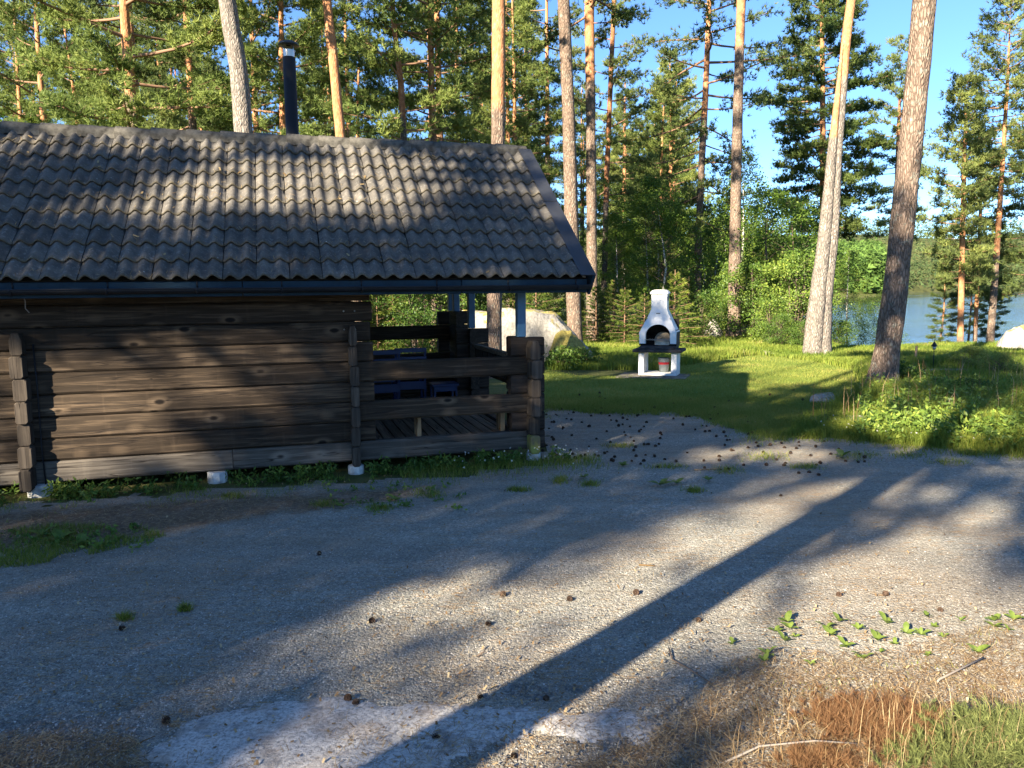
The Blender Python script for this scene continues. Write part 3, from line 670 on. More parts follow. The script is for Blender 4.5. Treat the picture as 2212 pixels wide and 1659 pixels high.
# verge: metal flashing and barge boards
for sgn in (1, -1):
    f = MB(); b = MB()
    def rp(u, s, d):
        v = EV + s * math.cos(slope) - d * math.sin(slope); z = EZ + s * math.sin(slope) + d * math.cos(slope)
        return (u, v if sgn == 1 else 2 * RV - v, z)
    def bar(mb, u0, u1, s0, s1, d0, d1):
        q = [rp(u0, s0, d0), rp(u1, s0, d0), rp(u1, s1, d0), rp(u0, s1, d0), rp(u0, s0, d1), rp(u1, s0, d1), rp(u1, s1, d1), rp(u0, s1, d1)]
        fs = [(0, 3, 2, 1), (4, 5, 6, 7), (0, 1, 5, 4), (1, 2, 6, 5), (2, 3, 7, 6), (3, 0, 4, 7)]
        mb.add(q, fs if sgn == 1 else [tuple(reversed(x)) for x in fs])
    bar(f, UE - 0.10, UE + 0.055, -0.07, SL * 0.52, 0.058, 0.066); bar(f, UE - 0.10, UE + 0.055, SL * 0.51, SL - 0.05, 0.062, 0.070); bar(f, UE + 0.049, UE + 0.055, -0.07, SL - 0.05, -0.03, 0.058)
    bar(b, UE + 0.02, UE + 0.046, -0.08, SL - 0.02, -0.16, 0.05)
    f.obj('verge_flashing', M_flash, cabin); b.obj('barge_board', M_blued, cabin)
# eaves: blue fascia boards, gutter, brackets, rafters
for (v0, s) in ((EV, -1), (2 * RV - EV, 1)):
    u = UL - 0.3; k = 0
    while u < UE:
        e = min(u + 1.9, UE); y = v0 + s * 0.0
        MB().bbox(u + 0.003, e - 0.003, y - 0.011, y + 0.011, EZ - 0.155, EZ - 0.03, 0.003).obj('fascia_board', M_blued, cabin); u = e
    if s == -1:
        g = MB(); n = 9; r = 0.04; zc = EZ - 0.088; yc = v0 - 0.013 - r
        for a, rr in ((UL - 0.3, r), (UE + 0.02, r)):
            pass
        vs = []
        for x in (UL - 0.3, UE + 0.02):
            for rr in (r, r - 0.004):
                for i in range(n): t = math.pi * (i / (n - 1)) + math.pi; vs.append((x, yc + rr * math.cos(t), zc + rr * math.sin(t)))
        fs = []
        for i in range(n - 1):
            fs.append((i, i + 1, 2 * n + i + 1, 2 * n + i)); fs.append((n + i, 3 * n + i, 3 * n + i + 1, n + i + 1)); fs.append((i, n + i, n + i + 1, i + 1)); fs.append((2 * n + i, 2 * n + i + 1, 3 * n + i + 1, 3 * n + i))
        fs.append((0, 2 * n, 3 * n, n)); fs.append((n - 1, 2 * n - 1, 4 * n - 1, 3 * n - 1))
        g.add(vs, fs, True)
        g.tube([(UL - 0.3, yc - r, zc), (UE + 0.02, yc - r, zc)], [0.007, 0.007], 6)
        g.add([(UE + 0.021, yc + r * math.cos(math.pi + math.pi * i / 8), zc + r * math.sin(math.pi + math.pi * i / 8)) for i in range(9)], [tuple(range(9))])
        gut = g.obj('gutter', M_black, cabin)
        bk = MB(); n = 9
        pts = [(0, yc + (r + 0.006) * math.cos(math.pi + math.pi * i / 8), zc + (r + 0.006) * math.sin(math.pi + math.pi * i / 8)) for i in range(9)] + [(0, v0 - 0.014, EZ - 0.03)]
        for i in range(len(pts) - 1):
            a = Vector(pts[i]); b = Vector(pts[i + 1]); bk.tube([a, b], [0.007, 0.007], 5)
        bkm = bk.mesh('gutter_bracket', M_black)
        u = 2.22
        while u > UL: link('gutter_bracket', bkm, gut, loc=(u, 0, 0)); u -= 0.675
for u in np.arange(UL, UE - 0.1, 0.6):
    MB().box(u, u + 0.045, 0, SL - 0.02, -0.09, -0.002).obj('rafter', M_dark, cabin, ) .matrix_local = Matrix.Translation((0, EV + .02, EZ - 0.055)) @ Matrix.Rotation(slope, 4, 'X')
# ceiling of the porch, wall plate, gable boards
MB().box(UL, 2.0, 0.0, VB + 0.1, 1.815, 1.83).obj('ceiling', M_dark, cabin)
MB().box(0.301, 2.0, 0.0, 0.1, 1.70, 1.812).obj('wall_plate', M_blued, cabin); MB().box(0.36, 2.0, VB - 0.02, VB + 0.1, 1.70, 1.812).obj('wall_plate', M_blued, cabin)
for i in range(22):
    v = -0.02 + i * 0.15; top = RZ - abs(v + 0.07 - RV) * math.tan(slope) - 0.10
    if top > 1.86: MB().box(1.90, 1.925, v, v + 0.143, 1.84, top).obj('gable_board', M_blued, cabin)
# cable beside the left log ends, hanging cord
MB().tube([(-2.49, -0.012, 0.02), (-2.50, -0.014, 0.4), (-2.495, -0.012, 0.9), (-2.50, -0.012, 1.3)], [0.007] * 4, 6).obj('cable', M_black, cabin)
MB().tube([(-2.47, -0.30, 1.72), (-2.45, -0.295, 1.66), (-2.455, -0.29, 1.60), (-2.43, -0.285, 1.565)], [0.004] * 4, 5).obj('cord', M_twig2, cabin)
for a in (0.06, 0.16):
    for z in (1.36, 1.53): MB().tube([(a, -0.006, z), (a, 0.01, z)], [0.008, 0.008], 8).obj('bolt', M_steel, cabin)
# stove pipe
cp_ = empty('chimney_pipe_holder') if False else None
PU_, PV_ = -0.28, 2.35
pipe = MB().lathe([(0.08, 2.6), (0.08, 3.30), (0.083, 3.302), (0.083, 3.34), (0.074, 3.342), (0.072, 4.42), (0.062, 4.425)], 24, (PU_, PV_, 0)).obj('chimney_pipe', M_pipe, cabin)
MB().lathe([(0.062, 4.42), (0.066, 4.48), (0.066, 4.50)], 20, (PU_, PV_, 0)).tube([(PU_ - .06, PV_, 4.46), (PU_ - .06, PV_, 4.56)], [.006, .006], 5).tube([(PU_ + .05, PV_ - .03, 4.46), (PU_ + .05, PV_ - .03, 4.56)], [.006, .006], 5).tube([(PU_ + .05, PV_ + .03, 4.46), (PU_ + .05, PV_ + .03, 4.56)], [.006, .006], 5).obj('chimney_collar', M_steel, pipe)
MB().lathe([(0.03, 4.553), (0.118, 4.553), (0.122, 4.56), (0.10, 4.585), (0.05, 4.605), (0.001, 4.61)], 24, (PU_, PV_, 0)).obj('chimney_cap', M_flash, pipe)

# furniture on the porch
bench = empty('wooden_bench', tuple(W(1.2, 0.27, FL)), TH, 'weathered wooden bench just behind the front porch rail', 'bench')
for i in range(2): MB().bbox(-0.52, 0.52, -0.125 + i * 0.13, -0.005 + i * 0.13, 0.33, 0.365, 0.005).obj('seat_board', M_bench, bench)
for a in (-0.45, 0.42): MB().bbox(a, a + 0.045, -0.07, -0.02, 0, 0.328, 0.004).obj('leg', M_pale, bench); MB().bbox(a, a + 0.045, 0.06, 0.10, 0, 0.328, 0.004).obj('leg', M_pale, bench)
def chair(u, v, rz, label):
    c = empty('folding_chair', tuple(W(u, v, FL)), TH + rz, label, 'chair', 'blue folding chairs on the porch')
    w = 0.175; H = 0.76
    for sx in (-1, 1):
        MB().add([(sx * w - .012, -0.10, 0), (sx * w + .012, -0.10, 0), (sx * w + .012, -0.065, 0), (sx * w - .012, -0.065, 0), (sx * w - .012, -0.17, H), (sx * w + .012, -0.17, H), (sx * w + .012, -0.145, H), (sx * w - .012, -0.145, H)],
                 [(0, 3, 2, 1), (4, 5, 6, 7), (0, 1, 5, 4), (1, 2, 6, 5), (2, 3, 7, 6), (3, 0, 4, 7)]).obj('frame', M_chair, c)
        x = sx * (w - 0.028)
        MB().add([(x - .01, 0.22, 0), (x + .01, 0.22, 0), (x + .01, 0.25, 0), (x - .01, 0.25, 0), (x - .01, -0.14, 0.42), (x + .01, -0.14, 0.42), (x + .01, -0.11, 0.42), (x - .01, -0.11, 0.42)],
                 [(0, 3, 2, 1), (4, 5, 6, 7), (0, 1, 5, 4), (1, 2, 6, 5), (2, 3, 7, 6), (3, 0, 4, 7)]).obj('leg', M_chair, c)
        x = sx * (w - 0.03)
        MB().add([(x - .01, -0.19, 0), (x + .01, -0.19, 0), (x + .01, -0.16, 0), (x - .01, -0.16, 0), (x - .01, 0.14, 0.38), (x + .01, 0.14, 0.38), (x + .01, 0.17, 0.38), (x - .01, 0.17, 0.38)],
                 [(0, 3, 2, 1), (4, 5, 6, 7), (0, 1, 5, 4), (1, 2, 6, 5), (2, 3, 7, 6), (3, 0, 4, 7)]).obj('leg', M_chair, c)
    for z, hh in ((H - 0.045, 0.055), (H - 0.13, 0.035)):
        y = -0.07 - 0.1 * z / H
        MB().bbox(-w - 0.015, w + 0.015, y - 0.024, y - 0.008, z, z + hh, 0.004).obj('back_slat', M_chair, c)
    for i in range(5): MB().bbox(-w + .01, w - .01, -0.11 + i * 0.062, -0.058 + i * 0.062, 0.385, 0.40, 0.003).obj('seat_slat', M_chair, c)
    MB().bbox(-w - .01, w + .01, -0.13, -0.115, 0.26, 0.36, 0.003).obj('lower_slat', M_chair, c)
    return c
chair(0.62, 1.85, 0.06, 'left blue folding chair with its back to the front rail')
chair(0.98, 2.05, -0.05, 'right blue folding chair nearer the gable rail')
st = empty('small_stool', tuple(W(1.30, 1.55, FL)), TH, 'low blue stool on the porch to the right of the folding chairs', 'stool')
MB().bbox(-0.16, 0.16, -0.13, 0.13, 0.34, 0.37, 0.005).obj('seat', M_chair, st); MB().bbox(-0.14, 0.14, -0.12, -0.10, 0.28, 0.339, 0.003).obj('apron', M_chair, st)
for a in (-0.14, 0.115):
    for b in (-0.12, 0.095): MB().bbox(a, a + 0.025, b, b + 0.025, 0, 0.339, 0.003).obj('leg', M_chair, st)

# ================================================================= BARBECUE
bb = G(1424, 812); PHI = math.radians(-20)
bbq = empty('masonry_barbecue', (bb[0], bb[1], 0.0), PHI, 'white plastered masonry barbecue with chimney hood and dark table slab', 'barbecue'); bbq.scale = (1.28, 1.22, 1.02)
w, d = 0.29, 0.20
base = MB().box(-w, w, -d, d, 0.03, 0.075).box(-w, -w + 0.085, -d, d, 0.075, 0.47).box(w - 0.085, w, -d, d, 0.075, 0.47)
bo = base.obj('base', M_bbqw, bbq); bev = bo.modifiers.new('bevel', 'BEVEL'); bev.width = 0.008; bev.segments = 2
sl = MB().bbox(-0.375, 0.375, -0.27, 0.25, 0.475, 0.535, 0.012).obj('table_slab', M_bbqd, bbq)
MB().bbox(-0.27, 0.27, -0.24, 0.21, 0.536, 0.60, 0.01).obj('hearth_step', M_bbqd, bbq)
# firebox + hood with an arched mouth
W0, D0 = 0.28, 0.20; ZB, ZH, ZN, ZT = 0.60, 0.86, 1.29, 1.57; NW, ND = 0.118, 0.10
def half(z):
    if z <= ZH: return W0, D0
    if z <= ZN: t = (z - ZH) / (ZN - ZH); return W0 + (NW - W0) * t ** 0.9, D0 + (ND - D0) * t
    return NW, ND
def ffront(z): return -half(z)[1]
inner = []; NA = 20; ar = 0.185; az = 0.80
inner.append((-ar, ZB + 0.04)); inner.append((-ar, az))
for i in range(1, NA): t = math.pi * (1 - i / NA); inner.append((ar * math.cos(t), az + 0.205 * math.sin(t)))
inner.append((ar, az)); inner.append((ar, ZB + 0.04))
outer = []
for (x, z) in inner:
    if z <= az + 1e-6: outer.append((math.copysign(W0, x), z))
    else:
        t = math.atan2((z - az), x)
        # push outwards along the ray until the silhouette is met
        r = 0.2
        while True:
            X = r * math.cos(t); Z = az + r * math.sin(t)
            if Z >= 1.12 or abs(X) >= half(Z)[0]: break
            r += 0.004
        outer.append((X, Z))
hood = MB(); N = len(inner)
vs = [(x, ffront(z) + 0.0, z) for x, z in inner] + [(x, ffront(z), z) for x, z in outer] + [(x, ffront(z) + 0.05, z) for x, z in inner]
fs = [(i, i + 1, N + i + 1, N + i) for i in range(N - 1)] + [(i, 2 * N + i, 2 * N + i + 1, i + 1) for i in range(N - 1)]
fs = [tuple(reversed(f)) for f in fs]
dark = MB()
low = [i for i in range(N - 1) if max(inner[i][1], inner[i + 1][1]) <= az + 1e-6]
# upper front closed with a grid of strips
zs = [1.12, 1.2, 1.29, 1.45, 1.57]
top_outer = [(x, z) for x, z in outer if z >= 1.12 - 0.004]
hood.add(vs, fs)
x0 = half(1.12)[0]
for a, b in zip(zs[:-1], zs[1:]):
    ha, hb = half(a), half(b); hood.add([(-ha[0], -ha[1], a), (ha[0], -ha[1], a), (hb[0], -hb[1], b), (-hb[0], -hb[1], b)], [(0, 1, 2, 3)])
levels = [0.60, 0.86, 0.95, 1.04, 1.12, 1.2, 1.29, 1.45, 1.57]
for a, b in zip(levels[:-1], levels[1:]):
    ha, hb = half(a), half(b)
    for sx in (-1, 1):
        q = [(sx * ha[0], -ha[1], a), (sx * ha[0], ha[1], a), (sx * hb[0], hb[1], b), (sx * hb[0], -hb[1], b)]
        m_ = dark if a < 0.8 else hood
        if a < 0.8: q = [(sx * (x_ * sx + 0.001), y_, z_) for x_, y_, z_ in q]
        m_.add(q, [(0, 1, 2, 3)] if sx == 1 else [(3, 2, 1, 0)])
    m_ = hood; m_.add([(-ha[0], ha[1], a), (ha[0], ha[1], a), (hb[0], hb[1], b), (-hb[0], hb[1], b)], [(3, 2, 1, 0)])
ho = hood.obj('hood', M_bbqw, bbq); dark.obj('firebox_side', M_bbqd, bbq)
MB().box(-W0 + 0.012, W0 - 0.012, D0 - 0.03, D0 - 0.004, 0.60, 1.1).box(-W0 + 0.012, -W0 + 0.03, -D0 + 0.05, D0 - .03, .60, .9).box(W0 - 0.03, W0 - 0.012, -D0 + 0.05, D0 - .03, .60, .9).obj('firebox_lining', M_soot, bbq)
bk = MB(); n = 12; bk.add([(0.03 + 0.135 * math.cos(math.pi * i / n), D0 - 0.034, 0.66 + 0.19 * math.sin(math.pi * i / n)) for i in range(n + 1)] + [(0.03 + 0.135 * math.cos(math.pi * i / n), D0 - 0.06, 0.66 + 0.19 * math.sin(math.pi * i / n)) for i in range(n + 1)],
       [tuple(range(n + 1, 2 * n + 2))[::-1]] + [(i, n + 1 + i, n + 2 + i, i + 1) for i in range(n)]).obj('heat_shield', M_fire, bbq)
fr = MB().bbox(-0.05, 0.17, -0.17, -0.14, 0.612, 0.69, 0.004); fr.obj('fire_basket', M_fire, bbq)
gr = MB().tube([(-0.20, -0.205, 0.715), (0.175, -0.205, 0.715)], [0.007] * 2, 6)
for i in range(9): gr.tube([(-0.16 + i * 0.04, -0.205, 0.715), (-0.16 + i * 0.04, 0.12, 0.715)], [0.003] * 2, 4)
gr.obj('grill_grate', M_steel, bbq)
MB().box(-NW - 0.004, NW + 0.004, -ND - 0.004, ND + 0.004, 1.571, 1.58).obj('neck_top', M_bbqw, bbq)
cpm = MB(); n = 10; xs = [(-0.135 + 0.27 * i / n) for i in range(n + 1)]
def ct(x): return 1.66 - 0.055 * (abs(x) / 0.135) ** 5
vs = [(x, y, ct(x)) for y in (-0.125, 0.125) for x in xs] + [(x, y, 1.582) for y in (-0.125, 0.125) for x in xs]
fs = []
m1 = n + 1
for i in range(n):
    fs += [(i, i + 1, m1 + i + 1, m1 + i), (2 * m1 + i + 1, 2 * m1 + i, 3 * m1 + i, 3 * m1 + i + 1), (2 * m1 + i, 2 * m1 + i + 1, i + 1, i), (m1 + i, m1 + i + 1, 3 * m1 + i + 1, 3 * m1 + i)]
fs += [(0, m1, 3 * m1, 2 * m1), (n, 2 * m1 + n, 3 * m1 + n, m1 + n)]
cap = cpm.add(vs, fs).obj('chimney_cap', M_bbqw, bbq)
MB().add([(NW + 0.0015, 0.055 * math.cos(2 * math.pi * i / 16), 1.50 + 0.062 * math.sin(2 * math.pi * i / 16)) for i in range(16)], [tuple(range(16))]).obj('smoke_hole', M_soot, bbq)
MB().bbox(-0.04, 0.02, -half(1.22)[1] - 0.006, -half(1.22)[1] + 0.01, 1.205, 1.22, 0.002).obj('maker_plate', M_bbqd, bbq)
# hearth paving
pv = empty('stone_paving', (bb[0] - 0.18, bb[1] - 0.25, 0), PHI, 'dark stone paving slabs under the barbecue', 'paving')
for i, (a, b) in enumerate(((-0.45, 0), (0.0, 0), (0.45, 0.0), (-0.45, 0.45), (0.0, 0.45), (0.45, 0.45))):
    o = MB().bbox(-0.218, 0.218, -0.218, 0.218, -0.01, 0.026, 0.006).obj('paving_slab', M_slab, pv, loc=(a, b - 0.1, 0.001)); o.rotation_euler = (random.uniform(-.012, .012), random.uniform(-.012, .012), random.uniform(-.02, .02))
bw = bbq.matrix_basis @ Vector((0.06, -0.02, 0.076))
bu = empty('bucket', tuple(Vector((bb[0], bb[1], 0)) + Matrix.Rotation(PHI, 3, 'Z') @ Vector((0.085, 0.03, 0.0765))), 0, 'grey metal bucket with a red band inside the barbecue base', 'bucket')
MB().lathe([(0.001, 0.003), (0.085, 0.0), (0.115, 0.27), (0.121, 0.275), (0.119, 0.283), (0.111, 0.28), (0.082, 0.01), (0.001, 0.012)], 20).obj('body', M_zinc, bu)
MB().lathe([(0.1045, 0.155), (0.1095, 0.20)], 20).obj('red_band', M_red, bu)
MB().tube([(-0.12 * math.cos(t), 0.0 - 0.02 * math.sin(t), 0.26 - 0.05 * math.sin(t)) for t in np.linspace(0, math.pi, 9)], [0.004] * 9, 5).obj('handle', M_steel, bu)

# ================================================================= STONES
def stone(name, loc, size, seed, mat, label, cat='boulder', parent=None, rz=0.0, flat=0.0, rough_=0.28, cut=None, group=None, sub=5):
    bm = bmesh.new(); bmesh.ops.create_icosphere(bm, subdivisions=sub, radius=1.0)
    r0 = random.Random(seed); planes = []
    for k in range(9):
        v = Vector((r0.uniform(-1, 1), r0.uniform(-1, 1), r0.uniform(-0.3, 1))).normalized(); planes.append((v, r0.uniform(0.62, 0.9)))
    if cut: planes += cut
    for v in bm.verts:
        p = v.co.copy()
        for nrm, dd in planes:
            t = p.dot(nrm)
            if t > dd: p -= nrm * (t - dd) * 0.92
        q = p * 1.0; f = 1 + rough_ * 0.5 * mnoise.fractal(q * 1.6 + Vector((seed, 0, 0)), 1.0, 2.0, 5)
        p *= f; v.co = Vector((p.x * size[0], p.y * size[1], max(p.z * size[2], -0.3 * size[2])))
    me = bpy.data.meshes.new(name); bm.to_mesh(me); bm.free(); me.materials.append(mat)
    me.polygons.foreach_set('use_smooth', [True] * len(me.polygons))
    o = link(name, me, parent, loc=tuple(loc), rz=rz); 
    if label: tag(o, label, cat, group)
    return o
p = D(1135, 770, 18.2)
big = stone('boulder', (p[0] - 0.10, 18.9, -0.05), (2.15, 1.35, 2.15), 3, M_rock, 'large pale granite boulder with yellow moss behind the porch', rz=0.15,
            cut=[(Vector((0, -1, 0.12)).normalized(), 0.62), (Vector((0.03, 0.1, 1)).normalized(), 0.56), (Vector((1, 0.2, 0.35)).normalized(), 0.72)])
q = D(1238, 745, 17.6)
stone('mossy_boulder', (q[0] - 0.02, 17.9, -0.05), (0.52, 0.7, 0.85), 5, M_moss, 'moss covered stone leaning against the right end of the large pale boulder', rz=0.3)
g = hit(1540, 728); stone('boulder', (g[0], g[1], 0.0), (0.38, 0.35, 0.62), 8, M_rock, 'small upright boulder at the edge of the bushes right of the barbecue')
g = hit(1655, 765); stone('stone', (g[0], g[1], -0.02), (0.36, 0.25, 0.12), 9, M_rock2, 'flat pale stone in the sunny grass beyond the lawn', 'stone')
g = hit(2205, 757); stone('boulder', (g[0] + 0.25, g[1] + 0.3, g[2] - 0.05), (0.95, 0.8, 1.0), 12, M_rock2, 'rounded pale boulder at the right edge of the view', rz=0.4)
g = hit(1858, 915); stone('stone', (g[0], g[1], -0.02), (0.40, 0.30, 0.12), 15, M_rock2, 'low pale stone in the grass in front of the nearest big pine', 'stone')
g = hit(1775, 868); stone('stone', (g[0], g[1], 0.0), (0.22, 0.16, 0.16), 18, M_rock, 'small dark stone in the grass left of the nearest big pine', 'stone')

# ================================================================= TREES
def unit(v): return v / (np.linalg.norm(v, axis=-1, keepdims=True) + 1e-9)
def tufts(C, Dr, n, ln, wd, r, spread=0.9, vbase=None):
    """n narrow triangles fanning out of every centre"""
    N = len(C); C = np.repeat(C, n, 0); Dr = np.repeat(Dr, n, 0)
    d = unit(Dr + spread * r.normal(size=(N * n, 3))); s = unit(np.cross(d, r.normal(size=(N * n, 3))))
    L = ln * r.uniform(0.7, 1.25, (N * n, 1)); w_ = wd * r.uniform(0.7, 1.3, (N * n, 1))
    T = np.stack([C - s * w_ * 0.5, C + s * w_ * 0.5, C + d * L], 1)
    vb = r.uniform(0, 1, N) if vbase is None else vbase
    var = np.clip(np.repeat(vb, n) * 0.75 + r.uniform(0, 0.25, N * n), 0, 1)
    return T, var
def leaves(C, ln, wd, r, vb=None, k=1, jit=0.0, up=0.3):
    N = len(C) * k; C = np.repeat(C, k, 0) + r.normal(size=(N, 3)) * jit
    d = unit(r.normal(size=(N, 3)) + np.array([0, 0, -0.1])); nrm = unit(r.normal(size=(N, 3)) + np.array([0, 0, up])); s = unit(np.cross(d, nrm))
    L = ln * r.uniform(0.7, 1.3, (N, 1)); w_ = wd * r.uniform(0.7, 1.3, (N, 1))
    T = np.stack([C, C + d * L * .5 + s * w_ * .5, C + d * L, C + d * L * .5 - s * w_ * .5], 1)
    v = r.uniform(0, 1, len(T)) * 0.5 + (np.repeat(vb, k) * 0.5 if vb is not None else r.uniform(0, .5, len(T)))
    return T, v
def pine_crown(seed, z0, z1, R, nb, prof, droop=0.0, nsub=9, ntuft=9, nn=10, ln=0.15, wd=0.026, mat=M_pine, trunk_fn=None, clump=0.0):
    r = np.random.default_rng(seed); br = MB(); C = []; Dd = []; VB_ = []
    for k in range(nb):
        t = (k + r.uniform(0, 0.9)) / nb; z = z0 + (z1 - z0) * t; L = R * prof(t) * r.uniform(0.65, 1.15); az = k * 2.4 + r.uniform(-.5, .5)
        elev = math.radians(-12 - droop + 55 * t ** 1.5 + r.uniform(-10, 10)); curl = r.uniform(0.1, 0.35)
        h = np.array([math.cos(az), math.sin(az), 0.0]); side = np.array([-h[1], h[0], 0.0])
        base = np.array([0, 0, z]) if trunk_fn is None else trunk_fn(z)
        wig = r.uniform(-.12, .12)
        pts = []
        for i in range(6):
            s = i / 5; pts.append(base + h * (L * s * math.cos(elev)) + np.array([0, 0, L * s * math.sin(elev) + curl * L * s * s * 0.6]) + side * wig * L * math.sin(s * 3.1))
        rb = max(0.012, 0.016 * L)
        br.tube(pts, [rb * (1 - 0.8 * i / 5) + 0.003 for i in range(6)], 4, cap=False)
        vb = r.uniform(0.15, 0.85)
        ns = max(3, int(nsub * min(1.0, L / R + 0.25)))
        for j in range(ns):
            s = 0.30 + 0.70 * (j + r.uniform(0, 1)) / ns; p = pts[0] + 0; ii = min(4, int(s * 5)); ff = s * 5 - ii; p = pts[ii] * (1 - ff) + pts[min(5, ii + 1)] * ff
            sl_ = L * r.uniform(0.18, 0.36) * (1.15 - 0.6 * s) + 0.12; a = r.choice([-1, 1]) * r.uniform(0.3, 1.2)
            dd = h * math.cos(a) + side * math.sin(a) + np.array([0, 0, r.uniform(0.0, 0.45) - droop * 0.012]); dd = dd / np.linalg.norm(dd)
            br.tube([p, p + dd * sl_], [0.008, 0.003], 3, cap=False)
            q = r.uniform(0.15, 1.05, ntuft)[:, None]; cc = p + dd * sl_ * q + r.normal(size=(ntuft, 3)) * np.array([0.10, 0.10, 0.085]) * (0.8 + 0.25 * R / 2.5)
            C.append(cc); Dd.append(np.tile(dd * 0.5 + np.array([0, 0, 0.55]), (ntuft, 1))); VB_.append(np.clip(vb + r.normal(size=ntuft) * 0.15, 0, 1))
    C = np.concatenate(C); Dd = unit(np.concatenate(Dd)); VB_ = np.concatenate(VB_)
    T, var = tufts(C, Dd, nn, ln, wd, r, 0.75, VB_)
    return soup('crown', T, mat, var), br.mesh('branches', M_barkbr)
M_barkbr = Mat('branch_bark', 0.9).col((0.22, 0.13, 0.08)).m
def trunk_mesh(H, r0, r1, bend, seed, mat, n=10, upstart=0.35):
    r = random.Random(seed); pts = []; rad = []; up = []; a, b = r.uniform(-bend, bend), r.uniform(-bend, bend)
    N = 12
    for i in range(N + 1):
        t = i / N; z = -0.3 + (H + 0.3) * t
        pts.append((a * math.sin(t * 3.0), b * math.sin(t * 2.3), z)); rad.append(r0 + (r1 - r0) * t + (0.25 * r0 * max(0, 1 - t * 12))); up.append(min(1.0, max(0.0, (t - upstart) / 0.2)) if upstart < 1 else 0.0)
    mb = MB(); mb.tube(pts, rad, n, up, wob=0.10, sd=seed); 
    def fn(z):
        t = (z + 0.3) / (H + 0.3); return np.array([a * math.sin(t * 3.0), b * math.sin(t * 2.3), z])
    return mb.mesh('trunk', mat, 'up'), fn
prof_pine = lambda t: (0.55 + 0.45 * math.sin(min(1, t * 1.35) * math.pi * 0.75)) * (1 - t) ** 0.55 + 0.12
prof_tall = lambda t: (0.45 + 0.75 * t if t < 0.45 else 0.79 - (t - 0.45) * 1.1) + 0.05
PINES = []
specs = [(11, 16, 4.2, 2.7, 48, prof_pine, 0, M_pine), (12, 17.5, 6.5, 2.5, 44, prof_pine, 4, M_pine2), (13, 14.0, 2.6, 2.7, 56, prof_pine, -3, M_pine), (14, 18, 7, 3.0, 46, prof_tall, 2, M_pine2), (15, 12, 1.5, 2.6, 58, prof_tall, 3, M_pine)]
for sd, H, z0, R, nb, pf, dr, mt in specs:
    tmh, fn = trunk_mesh(H, 0.17, 0.03, 0.35, sd, M_bark, 9, 0.32)
    c, b = pine_crown(sd, z0, H + 0.3, R, nb, pf, dr, mat=mt, trunk_fn=fn, nsub=12, ntuft=14, nn=14, ln=0.135, wd=0.023)
    PINES.append((tmh, c, b, H))
LAST = [None]; NEARP = []
def place_pine(i, x, y, scale, rz, label, group=None, z=None, name='pine_tree'):
    tmh, c, b, H = PINES[i]; z = float(terrain(x, y)) if z is None else z
    e = empty(name, (x, y, z), rz, label, 'tree', group, scale)
    link('trunk', tmh, e); link('branches', b, e); link('crown', c, e); LAST[0] = e; return e

# --- spruce and broadleaved prototypes
def spruce(seed, H, R, dens=1.0, mat=M_spruce, tip=False):
    r = np.random.default_rng(seed); br = MB(); C = []; Dd = []; V_ = []
    nb = int(H * 14 * dens) + 14
    for k in range(nb):
        t = (k + 0.5) / nb; z = 0.12 * H * 0 + 0.08 + (H - 0.15) * t; L = R * (1 - t) ** 0.85 * r.uniform(0.75, 1.1) + 0.06; az = k * 2.399 + r.uniform(-.3, .3)
        h = np.array([math.cos(az), math.sin(az), 0.0]); side = np.array([-h[1], h[0], 0])
        base = np.array([0, 0, z]); tipp = base + h * L + np.array([0, 0, L * (-0.12 + 0.7 * t)])
        br.tube([base, tipp], [0.006 + 0.004 * L, 0.003], 3, cap=False)
        n = int(10 + 26 * L); s = r.uniform(0.15, 1.0, n)[:, None]
        off = side * (r.uniform(-1, 1, n)[:, None]) * (1 - s) * L * 0.5
        C.append(base + (tipp - base) * s + off + np.array([0, 0, -0.02])); Dd.append(h * 0.8 + unit(off + 1e-6) * 0.5 + np.zeros((n, 3)))
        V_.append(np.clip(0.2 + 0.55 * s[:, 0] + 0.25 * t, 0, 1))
    T, var = tufts(np.concatenate(C), unit(np.concatenate(Dd)), 7 if H < 4 else 6, 0.05 + 0.012 * H, 0.008 + 0.004 * H, r, 0.5, np.concatenate(V_))
    br.tube([(0, 0, -0.1), (0, 0, H * 0.6), (0, 0, H)], [0.012 * H + 0.006, 0.007 * H + 0.004, 0.004], 6)
    return soup('crown', T, mat, var), br.mesh('trunk', M_barkbr)
